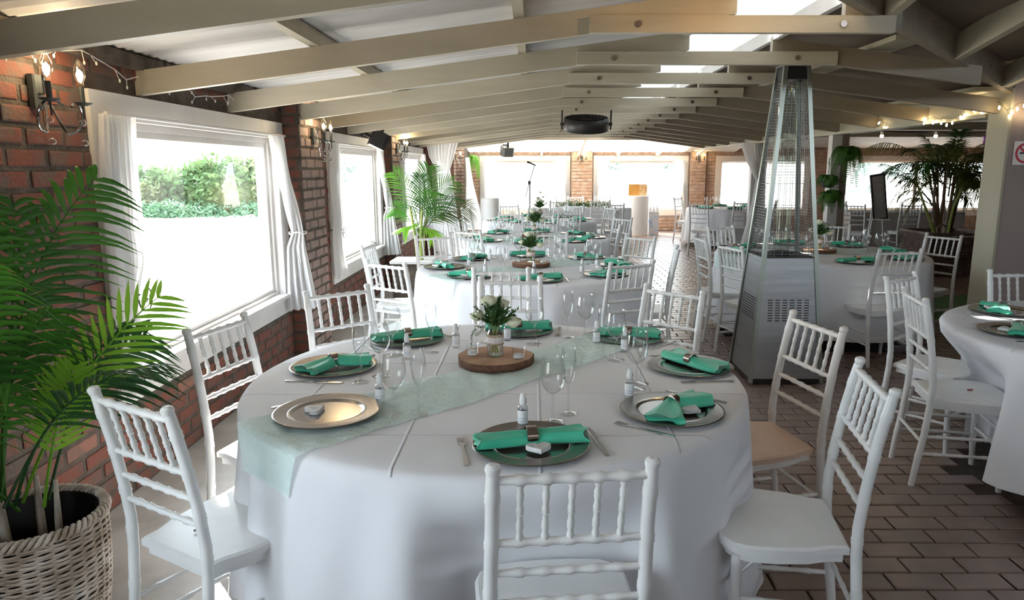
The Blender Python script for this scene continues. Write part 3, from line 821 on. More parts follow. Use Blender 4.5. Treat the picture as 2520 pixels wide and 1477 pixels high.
def make_chair(mat, seat_mat=None):
    e = empty('banquet_chair')
    # seat: rounded trapezoid with an apron
    out = []
    F, B = .205, .158
    prof = [(-B, -.175), (-B - .004, -.13), (-.19, -.06), (-F, .04), (-F - .002, .12), (-F + .012, .165), (-F + .05, .193), (-.08, .204), (0, .207)]
    out = prof + [(-x, y) for x, y in reversed(prof[:-1])]
    m = MB(); m.prism(list(reversed(out)), .425, .452, .04)
    m.build('seat', seat_mat or mat, e, angle=35)
    m = MB(); m.prism(list(reversed([(x * .93, y * .92) for x, y in out])), .395, .427)
    m.build('apron', mat, e, angle=35)
    for s in (-1, 1):
        m = MB(); turned(m, [(s * (CW + p[0]), p[1], p[2]) for p in POST], .0160, [.17, .33, .52, .66, .8, .93], 14, node_r=1.13)
        x, y, z = s * (CW - .002), -.251, .925
        m.tube([(x, y, z), (x, y - .002, z + .008), (x, y - .004, z + .016), (x, y - .0045, z + .022)], [.0150, .0175, .0165, .009], 12)
        m.build('back_post', mat, e)
        m = MB(); turned(m, [(s * .168, .158, 0), (s * .170, .150, .2), (s * .170, .147, .41)], .0145, [.3, .62, .93], 10, 1.12)
        m.build('leg', mat, e)
    def back_y(z): return interp([p[2] for p in POST], [p[1] for p in POST], z)
    xs = [-.112, -.056, 0, .056, .112]
    for z, r in ((.905, .0105), (.745, .0092), (.665, .0088), (.585, .0088)):
        m = MB(); turned(m, [(-CW, back_y(z), z), (CW, back_y(z), z)], r, [.5 + x / (2 * CW) for x in xs], 12, node_r=1.32)
        m.build('top_rail' if z > .9 else 'back_rail', mat, e)
    for x in xs:
        m = MB(); turned(m, [(x, back_y(.745), .747), (x, back_y(.82), .82), (x, back_y(.905), .903)], .0068, [.05, .26, .5, .74, .95], 10, node_r=1.32)
        m.build('spindle', mat, e)
    def rung(a, b, r=.0082):
        m = MB(); turned(m, [a, b], r, [.2, .5, .8], 6, node_r=1.25); m.build('stretcher', mat, e)
    for s in (-1, 1):
        rung((s * .176, -.215, .17), (s * .169, .152, .17)); rung((s * .177, -.205, .26), (s * .169, .15, .26))
    rung((-.169, .151, .21), (.169, .151, .21)); rung((-.169, .15, .30), (.169, .15, .30)); rung((-.176, -.21, .23), (.176, -.21, .23))
    m = MB()
    for s in (-1, 1):
        m = MB(); m.tube([(s * .12, .15, .398), (s * .169, .15, .33), (s * .17, .09, .398)], .006, 6); m.build('corner_brace', mat, e)
    return e
CH = make_chair(M['chair'])
CHW = make_chair(M['chair_worn'], M['chair_tan'])
CHAIRS = []
def chair(px, py, fx, fy, label, group=None, worn=False):
    """px,py: middle of the top of the back; f: direction the sitter faces"""
    l = math.hypot(fx, fy); fx /= l; fy /= l
    CHAIRS.append((px + fx * .25, py + fy * .25, fx, fy, 'nearest the camera' in label or 'petal' in label))
    return stamp(CHW if worn else CH, (px + fx * .25, py + fy * .25, 0), math.atan2(fy, fx) - PI / 2, label, 'chair', group or 'white bamboo-style chairs')
W = 'white spindle-back chair '
chair(.085, 1.40, -.10, .99, W + 'seen from behind at the bottom, nearest the camera')
chair(-1.09, 1.83, .50, .86, W + 'beside the near palm basket, sunlit seat')
chair(-1.285, 2.81, .95, -.25, W + 'between the nearest table and the near window sill')
chair(-1.01, 3.60, .67, -.75, W + "at the nearest table's back edge, below the near window's tied curtain")
chair(-.13, 4.00, .04, -1, W + "facing the camera behind the nearest table's bouquet")
chair(.73, 3.62, -.69, -.72, W + "at the nearest table's back edge, on its aisle side")
chair(1.165, 2.84, -.96, -.22, W + 'with a tan seat, in front of the patio heater foot', worn=True)
chair(1.035, 2.06, -.98, .16, W + 'with its whole seat showing, foreground beside the nearest cloth')
chair(-.20, 4.36, .02, 1, W + "at the near side of the second window table, back to camera")
chair(-.98, 4.66, .52, .85, W + "at the near left of the second window table")
chair(-1.37, 5.82, 1, -.05, W + "side-on, at the window side of the second window table")
chair(-.93, 6.58, .52, -.85, W + "at the back left of the second window table, before the small palm")
chair(.66, 4.68, -.45, .89, W + "at the near right of the second window table")
chair(1.13, 5.52, -.98, .17, W + "side-on, alone at the aisle side of the second window table")
chair(.99, 6.52, -.75, -.66, W + "at the back right of the second window table")
chair(.16, 6.86, -.02, 1, W + "at the near side of the third window table")
chair(-.66, 7.12, .6, .8, W + "at the near left of the third window table")
chair(-1.0, 9.1, .8, -.6, W + "at the back left of the third window table")
chair(.99, 7.95, -.98, .2, W + "at the aisle side of the third window table")
chair(1.14, 9.0, -.8, -.5, W + "at the back right of the third window table")
chair(.1, 9.42, 0, -1, W + "at the back of the third window table")
for a, d in ((250, 'near left'), (290, 'near right'), (345, 'aisle'), (20, 'back right'), (60, 'rear'), (115, 'back left'), (165, 'window'), (205, 'left')):
    r_ = 1.22; a = math.radians(a)
    chair(.1 + r_ * cos(a), 11.1 + r_ * sin(a), -cos(a), -sin(a), W + 'on the %s side of the fourth window table' % d)
# right-hand side
chair(1.90, 3.46, .96, -.20, W + 'with a red petal on its seat, at the right edge table')
chair(2.16, 4.10, .6, -.8, W + 'behind the petal-strewn chair, at the right edge table')
chair(2.96, 4.28, .05, -1, W + 'in front of the mauve pillar, behind the right edge table')
chair(2.82, 5.40, -.1, 1, W + 'with its back to the camera, right of the patio heater base')
chair(3.86, 6.64, -.86, -.42, W + 'in front of the square wicker planter')
chair(1.52, 6.42, 1, .06, W + 'side-on in the aisle, left of the patio heater guard')
chair(1.60, 5.72, .93, .30, W + 'just left of the patio heater, behind its edge post')
chair(2.02, 7.62, .45, -.9, W + 'facing the camera across the aisle, left of the patio heater')
chair(3.35, 7.9, -.5, -.85, W + 'at the back right of the table behind the patio heater')
chair(2.95, 12.7, .6, .8, W + 'at the near left of the small far table')
chair(3.1, 15.3, .75, -.6, W + 'against the far brick pier beside the small far table')
chair(3.9, 13.2, 0, 1, W + 'on the near side of the small far table')
chair(4.75, 13.9, -.9, .4, W + 'on the right side of the small far table')
for x, y, fx, fy, d in ((5.55, 12.3, .5, .8, 'nearest left in the side room'), (5.9, 13.6, 1, 0, 'at the left end of the grey side-room table'),
                        (6.6, 12.4, 0, 1, 'in front of the grey side-room table'), (6.2, 14.6, .3, -1, 'behind the menu board in the side room'),
                        (7.9, 12.2, .2, 1, 'seen between the big palm and the white pillar board'), (8.3, 14.2, -1, -.3, 'at the far right of the side room')):
    chair(x, y, fx, fy, W + d, 'chairs in the side room')
for x, d in ((.35, 'left end'), (.95, 'middle'), (1.55, 'right end')):
    chair(x, 15.95, 0, -1, W + 'behind the %s of the long head table' % d, 'chairs at the head table')
for x, d in ((.5, 'left end'), (1.3, 'right end')):
    chair(x, 13.75, 0, 1, W + 'before the %s of the long head table' % d, 'chairs at the head table')
chair(1.45, 12.6, -.3, 1, W + 'standing side-on in the aisle before the far brick pier')

# cloths are made after the chairs: a pushed-in seat presses the skirt inwards
def sstep(a, b, x):
    t = max(0., min(1., (x - a) / (b - a))); return t * t * (3 - 2 * t)
for i, (k, (tx, ty, tr)) in enumerate(TABLES.items()):
    zb_ = {'T1': .09, 'TB': .12, 'TR': .13}.get(k, .10)
    cm = cloth_mesh(tr, TZ, zb_, 11 + i, nf=21 if k == 'T1' else 15, amp=.056 if k == 'T1' else .042)
    near_ch = [c for c in CHAIRS if c[4] and math.hypot(c[0] - tx, c[1] - ty) < tr + .45]
    nv = []
    for (x, y, z) in cm.v:
        if z < .73:
            X, Y = x + tx, y + ty
            for cx_, cy_, fx, fy, _d in near_ch:
                dx, dy = X - cx_, Y - cy_
                ly = dx * fx + dy * fy; lx = dx * fy - dy * fx
                lim = .235
                if abs(lx) < .40 and -.30 < ly < lim:
                    wgt = (1 - sstep(.215, .40, abs(lx))) * (1 - sstep(.46, .73, z))
                    X += fx * (lim - ly) * wgt; Y += fy * (lim - ly) * wgt
            x, y = X - tx, Y - ty
        nv.append((x, y, z))
    cm.v = nv
    c = cm.build('tablecloth', M['cloth'], angle=60, loc=(tx, ty, 0))
    tag(c, 'white floor-length cloth draped over the ' + TDESC[k], 'tablecloth', 'white round tablecloths')

# ------------------------------------------------------------------ table ware prototypes
def make_charger():
    e = empty('charger_plate')
    m = MB(); m.lathe([(.0001, .006), (.100, .006), (.108, .0065)], 64)
    m.build('plate_well', M['charger'], e, angle=50)
    m = MB(); m.lathe([(.108, .0065), (.116, .012), (.120, .0135), (.124, .0125)], 64)
    m.build('plate_step', M['charger'], e, angle=None)
    m = MB(); m.lathe([(.124, .0125), (.164, .0145), (.169, .0155), (.1705, .0135), (.166, .010), (.12, .004), (.0001, .0005)], 64)
    m.build('plate_rim', M['charger_rim'], e, angle=70)
    return e
def napkin_mesh(halfl, bend, w0, w1, h0, h1, seed, open_=0.):
    rnd = random.Random(seed); m = MB(); ns, nc = 41, 28
    ph = [rnd.uniform(0, 6.28) for _ in range(4)]
    vs = []
    for i in range(ns):
        s = -1 + 2 * i / (ns - 1); a = abs(s)
        k = min(1., (a / .9)) ** .75
        w_ = lerp(w0, w1, k); h = lerp(h0, h1, k)
        # bent centre line: two straight arms
        ang = bend / 2 * (1 if s > 0 else -1) * min(1, a / .12)
        L = halfl * a
        cx = (L if s > 0 else -L) * cos(bend / 2); cy = -L * sin(bend / 2)
        tx, ty = cos(bend / 2), (-sin(bend / 2) if s > 0 else sin(bend / 2))
        bl = max(0, 1 - a / .12); tx, ty = lerp(tx, 1, bl), lerp(ty, 0, bl); l = math.hypot(tx, ty); tx /= l; ty /= l
        nx_, ny_ = -ty, tx
        for c in range(nc):
            t = 2 * PI * c / nc
            rip = 1 + (.16 * sin(5 * t + ph[0] + 1.5 * s) + .10 * sin(9 * t + ph[1] - 2 * s)) * (.35 + .65 * k)
            u = cos(t) * w_ * (1 + .05 * sin(3 * s + ph[2])); z = max(-.15, sin(t)) * h * rip
            if open_ and s < 0: z *= 1 + open_ * k * cos(2 * t)
            z = max(0, z + .15 * h) + .001 * c / nc
            push = .010 * sin(4 * t + ph[3]) * (a ** 6)
            vs.append((cx + nx_ * u + tx * push * (1 if s > 0 else -1), cy + ny_ * u + ty * push, z))
    fs = [(i * nc + c, i * nc + (c + 1) % nc, (i + 1) * nc + (c + 1) % nc, (i + 1) * nc + c) for i in range(ns - 1) for c in range(nc)]
    fs += [tuple(range(nc)), tuple(reversed(range((ns - 1) * nc, ns * nc)))]
    m.add(vs, fs); return m
def make_napkin(kind):
    e = empty('napkin')
    if kind == 'flat': m = napkin_mesh(.156, 0., .024, .038, .031, .032, 4, .3)
    elif kind == 'bow': m = napkin_mesh(.140, math.radians(34), .020, .066, .036, .026, 9, .45)
    else: m = napkin_mesh(.140, math.radians(-26), .021, .056, .036, .028, 14, .3)
    m.build('folded_cloth', M['napkin'], e, angle=None)
    m = MB(); w_ = .026 if kind == 'flat' else .022; h = .040
    pts = []
    for rr, xx in ((1.06, -.016), (1.13, -.015), (1.13, .015), (1.06, .016)):
        for c in range(24):
            t = 2 * PI * c / 24; pts.append((xx, w_ * rr * cos(t) * 1.04, h * .55 * (sin(t) + 1) * rr * .93))
    fs = [(i * 24 + c, i * 24 + (c + 1) % 24, (i + 1) * 24 + (c + 1) % 24, (i + 1) * 24 + c) for i in range(3) for c in range(24)]
    m.add(pts, fs); m.build('napkin_ring', M['ring'], e)
    return e
def make_heart():
    out = []
    for i in range(40):
        t = 2 * PI * i / 40
        out.append((16 * sin(t) ** 3 / 16 * .036, (13 * cos(t) - 5 * cos(2 * t) - 2 * cos(3 * t) - cos(4 * t)) / 16 * .033))
    m = MB(); m.prism(list(reversed(out)), 0, .013, .06)
    e = empty('heart_favour'); m.build('stone_heart', M['heart'], e, angle=50)
    m = MB(); rr = random.Random(2)
    for k in range(3):
        y0 = .008 - k * .008; pts = [(-.014 + .028 * i / 9, y0 + .002 * sin(i * 2.3 + k), .0134) for i in range(10)]
        m.tube(pts, .0006, 4)
    m.build('engraved_line', M['chalk'], e)
    return e
def make_fork():
    m = MB()
    sh = [(-.0035, 0), (-.0065, -.06), (-.0075, -.098), (-.004, -.105), (.004, -.105), (.0075, -.098), (.0065, -.06), (.0035, 0), (.0035, .03), (.0115, .048), (.0125, .058), (-.0125, .058), (-.0115, .048), (-.0035, .03)]
    m.prism(sh, 0.001, .0035)
    for k in range(4):
        x = -.0105 + k * .007; m.box(x - .0016, x + .0016, .056, .098, .0015, .0035)
    return m.build('fork', M['steel'], smooth=False)
def make_knife():
    m = MB()
    sh = [(-.0055, -.11), (.0055, -.11), (.007, -.09), (.0045, -.01), (.005, 0), (.0095, .02), (.0105, .07), (.007, .105), (-.002, .118), (-.005, .11), (-.005, 0)]
    m.prism(sh, .001, .004, .05); return m.build('table_knife', M['steel'], smooth=False)
def make_wine():
    e = empty('wine_glass')
    m = MB(); m.lathe([(.0001, .0035), (.012, .0035), (.034, .0018), (.036, .0005)], 40); m.build('glass_foot', M['goblet'], e, angle=None)
    m = MB(); m.lathe([(.010, .0035), (.0050, .010), (.0037, .03), (.0036, .07), (.0042, .088), (.008, .094)], 16); m.build('glass_stem', M['goblet'], e, angle=None)
    m = MB(); m.lathe([(.0001, .092), (.012, .096), (.026, .108), (.036, .126), (.040, .146), (.0385, .17), (.034, .200), (.0318, .213), (.0325, .2135), (.0325, .2125)], 48); m.build('glass_bowl', M['goblet'], e, angle=None)
    return e
def make_flute():
    e = empty('champagne_flute')
    m = MB(); m.lathe([(.0001, .0035), (.010, .0035), (.029, .0018), (.031, .0005)], 36); m.build('glass_foot', M['goblet'], e, angle=None)
    m = MB(); m.lathe([(.009, .0035), (.0042, .010), (.0034, .03), (.0034, .085), (.0045, .097), (.007, .102)], 16); m.build('glass_stem', M['goblet'], e, angle=None)
    m = MB(); m.lathe([(.0001, .100), (.010, .106), (.018, .124), (.0235, .150), (.0245, .175), (.0225, .205), (.0205, .222), (.021, .2225)], 40); m.build('glass_bowl', M['goblet'], e, angle=None)
    return e
def make_spray():
    e = empty('spray_bottle')
    m = MB(); m.lathe([(.0001, .0005), (.0145, .0005), (.016, .004), (.016, .062), (.014, .068), (.009, .071), (.009, .076)], 28); m.build('bottle_body', M['goblet'], e, angle=50)
    m = MB(); m.lathe([(.0163, .014), (.0163, .056)], 28); m.build('label_sleeve', M['white_plastic'], e, angle=None)
    m = MB()
    for z, s in ((.030, .7), (.0215, .9)):
        m.lathe([(.01645, z), (.01645, z + .0014)], 28)
    m.v = [v for v in m.v]; m.build('label_print', principled('violet_print', (.35, .36, .58), .6), e, angle=None)
    m = MB(); m.lathe([(.0095, .072), (.0105, .074), (.0105, .090), (.0085, .096), (.0078, .108), (.0001, .109)], 24); m.build('bottle_cap', M['white_plastic'], e, angle=50)
    m = MB(); m.box(.006, .0115, -.002, .002, .078, .090); m.build('nozzle', M['dark_grey'], e, smooth=False)
    return e
PR = dict(charger=make_charger(), flat=make_napkin('flat'), bow=make_napkin('bow'), bow2=make_napkin('bow2'), heart=make_heart(), fork=make_fork(), knife=make_knife(), wine=make_wine(), flute=make_flute(), spray=make_spray())
def put(kind, x, y, rz, what, where, cat, z=TZ, group=None):
    return stamp(PR[kind], (x, y, z), rz, what + ' ' + where, cat, group)
def setting(key, x, y, seat, style, glasses=None, heart=True, full=True, rot=0., cutlery=True, axis=None, dz=0.):
    """place laid at x,y, the diner on the outside; seat: words that point to it"""
    tx, ty, tr = TABLES[key]
    a = math.atan2(ty - y, tx - x); rz = a - PI / 2        # local +y points to the table's centre
    c, s = cos(rz), sin(rz)
    def W_(lx, ly): return x + c * lx - s * ly, y + s * lx + c * ly
    wh = 'at the ' + seat
    put('charger', x, y, rz, 'silver charger plate', wh, 'plate', TZ + dz, group='charger plates')
    if axis is not None: rot = math.radians(axis) - rz
    if style:
        nx_, ny_ = W_(0, .0)
        put(style, nx_, ny_, rz + rot, 'jade satin napkin in its ring', wh, 'napkin', TZ + .0145, 'jade napkins')
    if heart:
        hx, hy = W_(.01 if style else -.03, -.062 if style else -.03)
        put('heart', hx, hy, rz + (PI if not style else 0), 'white heart favour on the plate', wh, 'favour', TZ + dz + .0145 - (.0075 if style is None else 0), 'stone heart favours')
    if cutlery:
        fx, fy = W_(-.195, .0); put('fork', fx, fy, rz, 'steel fork beside the plate', wh, 'fork', group='forks')
        kx, ky = W_(.195, .0); put('knife', kx, ky, rz + PI * 0, 'steel knife beside the plate', wh, 'knife', group='knives')
    if glasses is None:
        glasses = [('wine', *W_(.10, .235)), ('flute', *W_(.175, .20))]
        if full: glasses.append(('spray', *W_(-.03, .20)))
    nm = {'wine': ('clear wine glass', 'glass', 'wine glasses'), 'flute': ('clear champagne flute', 'glass', 'champagne flutes'), 'spray': ('small white-capped spray bottle', 'bottle', 'spray bottles')}
    for g, gx, gy in glasses:
        put(g, gx, gy, R.uniform(0, .4), nm[g][0], wh, nm[g][1], group=nm[g][2])
# nearest table, measured
S1 = 'nearest table, '
setting('T1', -.005, 1.925, S1 + 'place nearest the camera', 'flat', [('wine', .062, 2.125), ('flute', .115, 2.20), ('spray', -.032, 2.085)])
setting('T1', -.665, 2.18, S1 + 'place with no napkin', None, [('wine', -.445, 2.17), ('flute', -.37, 2.19), ('spray', -.52, 2.30)], dz=.007)
setting('T1', -.80, 2.74, S1 + 'place beside the window', 'bow', [('wine', -.585, 2.62), ('flute', -.645, 2.545), ('spray', -.53, 2.88)], axis=38)
setting('T1', -.585, 3.20, S1 + 'back left place', 'flat', [('wine', -.60, 2.93), ('flute', -.44, 2.98), ('spray', -.345, 3.07)], axis=22)
setting('T1', -.07, 3.39, S1 + 'place behind the bouquet', 'flat', [('wine', .005, 3.13), ('flute', -.215, 3.16), ('spray', -.12, 3.2)], axis=3)
setting('T1', .45, 3.24, S1 + 'back right place', 'bow2', [('wine', .245, 3.23), ('flute', .165, 3.26), ('spray', .29, 3.14)], axis=-14)
setting('T1', .63, 2.74, S1 + 'place right of the bouquet', 'bow', [('wine', .345, 2.86), ('flute', .30, 2.93), ('spray', .40, 3.0)], axis=122)
setting('T1', .455, 2.215, S1 + 'front right place', 'bow', [('wine', .375, 2.47), ('flute', .40, 2.53), ('spray', .335, 2.36)], axis=52)
def ring_settings(key, n, a0, names, r=.72, full=True, heart=True, skip=()):
    tx, ty, tr = TABLES[key]; st = ['flat', 'bow', 'bow2', 'bow', 'flat', 'bow2', 'flat', 'bow']
    for i in range(n):
        if i in skip: continue
        a = math.radians(a0 + 360 / n * i); rr = tr - .21
        setting(key, tx + rr * cos(a), ty + rr * sin(a), TDESC[key] + ', ' + names[i], st[i % 8], full=full, heart=heart, rot=math.radians(R.uniform(-20, 20)), cutlery=full)
N8 = ['near side', 'near right side', 'right side', 'back right side', 'back side', 'back left side', 'left side', 'near left side']
ring_settings('T2', 8, -86, N8)
ring_settings('T3', 8, -94, N8, full=False)
ring_settings('T4', 8, -80, N8, full=False, heart=False)
ring_settings('TB', 8, -88, N8, full=False)
ring_settings('TC', 6, -90, ['near side', 'near right side', 'back right side', 'back side', 'back left side', 'near left side'], full=False, heart=False)
tx, ty, tr = TABLES['TR']
setting('TR', 2.62, 3.86, TDESC['TR'] + ', back left place', 'bow', rot=.5)
setting('TR', 2.36, 3.36, TDESC['TR'] + ', place nearest the petal chair', 'bow2', rot=-.6)
# petals
def petal(x, y, z, s, mat, label):
    m = MB(); m.grid(5, 4, lambda u, v: ((u - .5) * s, (v - .5) * s * .7 * sin(PI * (u * .8 + .1)), .003 + s * .35 * (u - .5) ** 2 + s * .3 * (v - .5) ** 2))
    m2 = MB(); m2.v = list(m.v) + [(a, b, c + .0016) for a, b, c in m.v]; n = len(m.v); m2.f = list(m.f) + [tuple(reversed([i + n for i in f])) for f in m.f]
    o = m2.build('flower_petal', M[mat], loc=(x, y, z)); tag(o, label, 'petal')
petal(2.19, 3.40, .4525, .03, 'petal', 'crimson petal lying on a white seat by the right edge table')
petal(-1.03, 2.0, .4525, .022, 'ring', 'brown wilted petal on the sunlit seat beside the palm basket')

# ------------------------------------------------------------------ bouquets on log slices
def bouquet(x, y, where, seed, scale=1., tall=False):
    rnd = random.Random(seed)
    e = empty('log_slice', (x, y, TZ + .006)); tag(e, 'round log slice with dark bark under the bouquet jar, ' + where, 'log slice', 'log slices under bouquets')
    n = 48; rr = [.155 * (1 + .025 * sin(3 * 2 * PI * k / n + seed) + .012 * sin(11 * 2 * PI * k / n)) for k in range(n)]
    out = [(rr[k] * cos(2 * PI * k / n), rr[k] * sin(2 * PI * k / n)) for k in range(n)]
    m = MB(); m.prism([(a * .97, b * .97) for a, b in out], .001, .031); m.build('slice_face', M['wood'], e, angle=50)
    m = MB(); m.add([(a, b, 0) for a, b in out] + [(a, b, .029) for a, b in out] + [(a * .965, b * .965, .0305) for a, b in out] + [(a * .96, b * .96, 0) for a, b in out],
                    [(i, (i + 1) % n, n + (i + 1) % n, n + i) for i in range(n)] + [(n + i, n + (i + 1) % n, 2 * n + (i + 1) % n, 2 * n + i) for i in range(n)] + [(3 * n + i, 3 * n + (i + 1) % n, (i + 1) % n, i) for i in range(n)])
    m.build('bark', M['bark'], e, angle=None)
    zb = TZ + .0375
    f = empty('flower_jar', (x, y, zb)); f.scale = (scale,) * 3
    tag(f, 'mason jar of cream roses and dark sprigs, ' + where, 'flowers', 'bouquets in jars')
    m = MB(); m.lathe([(.0001, .001), (.030, .001), (.034, .006), (.034, .085), (.030, .098), (.026, .104), (.026, .12), (.028, .122)], 32); m.build('jar', M['jar'], f, angle=60)
    m = MB(); m.lathe([(.0001, .004), (.031, .004), (.0325, .01), (.0325, .045), (.0001, .045)], 24); m.build('water', M['jar'], f, angle=60)
    m = MB(); m.lathe([(.0345, .048), (.036, .05), (.036, .088), (.0345, .09)], 32); m.build('burlap_band', M['burlap'], f, angle=None)
    m = MB(); m.lathe([(.0365, .056), (.0368, .058), (.0368, .078), (.0365, .08)], 32); m.build('lace_band', M['lace'], f, angle=None)
    for k in range(7):
        a = rnd.uniform(0, 2 * PI); m = MB(); m.tube([(.016 * cos(a), .016 * sin(a), .01), (-.012 * cos(a), -.012 * sin(a), .11), (-.03 * cos(a), -.03 * sin(a), .17)], .0018, 5)
        m.build('flower_stem', M['stem'], f)
    m = MB()
    for k in range(84):
        a = rnd.uniform(0, 2 * PI); tl = rnd.uniform(.05, 1.2); L = rnd.uniform(.05, .118)
        d = Vector((sin(tl) * cos(a), sin(tl) * sin(a), cos(tl))); b = Vector((0, 0, .115)) + d * .01
        tip = b + d * L; m.tube([b, tip], [.0012, .0006], 4, False)
        for q in range(26):
            p = b.lerp(tip, rnd.uniform(.25, 1.)); dd = (d + Vector((rnd.uniform(-1, 1), rnd.uniform(-1, 1), rnd.uniform(-.5, 1))) * .8).normalized()
            l = rnd.uniform(.010, .020); sd = dd.cross(Vector((rnd.uniform(-1, 1), rnd.uniform(-1, 1), .3))).normalized() * .0028
            m.add([p, p + dd * l * .5 + sd, p + dd * l, p + dd * l * .5 - sd], [(0, 1, 2, 3)])
    m.build('sprigs', M['sprig'], f, smooth=False)['kind'] = 'stuff'
    m = MB(); b = Vector((-.04, -.02, .12))
    pts = [b, b + Vector((-.035, -.01, .01)), b + Vector((-.05, -.015, -.03)), b + Vector((-.055, -.02, -.08))]
    m.tube(pts, .001, 4)
    for q in range(60):
        k = rnd.uniform(.2, 3); i = min(2, int(k)); p = pts[i].lerp(pts[i + 1], k - i); dd = Vector((rnd.uniform(-1, 1), rnd.uniform(-1, 1), rnd.uniform(-1, .4))).normalized(); l = .012
        sd = dd.cross(Vector((.3, .5, .8))).normalized() * .0028
        m.add([p, p + dd * l * .5 + sd, p + dd * l, p + dd * l * .5 - sd], [(0, 1, 2, 3)])
    m.build('trailing_sprig', M['sprig'], f, smooth=False)
    roses = [(-.022, -.02, .222, .030), (-.072, .0, .155, .026), (.075, -.02, .135, .030), (.03, .035, .20, .026), (.0, .06, .17, .024)]
    if tall: roses = [(-.02, -.02, .23, .026), (.03, 0, .19, .026), (-.03, .01, .15, .026), (.01, .01, .30, .018), (.045, 0, .25, .015)]
    for rx_, ry_, rz_, r0 in roses:
        m = MB()
        for L_ in range(4):
            for q in range(5):
                a = q * 2 * PI / 5 + L_ * .7; rr_ = r0 * (.35 + .2 * L_)
                def fn(u, v, a=a, rr_=rr_, L_=L_):
                    th = a + (u - .5) * 1.7; z = (v - .35) * r0 * (1.5 - .18 * L_); ro = rr_ * (.55 + .6 * sin(v * PI * .75) + .25 * (v > .9) * (L_ / 3))
                    return (rx_ + ro * cos(th), ry_ + ro * sin(th), rz_ + z)
                m.grid(5, 5, fn)
        m.build('rose', M['rose'], f, angle=None)
    for s, d in ((-1, 'left'), (1, 'right')):
        t = empty('tealight_glass', (x + s * .095, y - .05 * s * .6 - .02, zb)); tag(t, 'short tealight glass %s of the jar, %s' % (d, where), 'candle holder', 'tealight glasses')
        m = MB(); m.lathe([(.0001, .001), (.022, .001), (.024, .004), (.026, .045), (.0265, .0455)], 28); m.build('glass_cup', M['goblet'], t, angle=60)
        m = MB(); m.lathe([(.0001, .004), (.018, .004), (.018, .018), (.0001, .018)], 20); m.build('candle', M['white_plastic'], t, angle=60)
bouquet(-.155, 2.80, 'on the nearest table', 1)
bouquet(-.02, 5.72, 'on the second window table', 2)
bouquet(.02, 8.2, 'on the third window table', 3, 1.15)
bouquet(.1, 11.1, 'on the fourth window table', 4, 1.25, True)
bouquet(2.72, 6.7, 'on the table behind the heater', 5, 1.1)

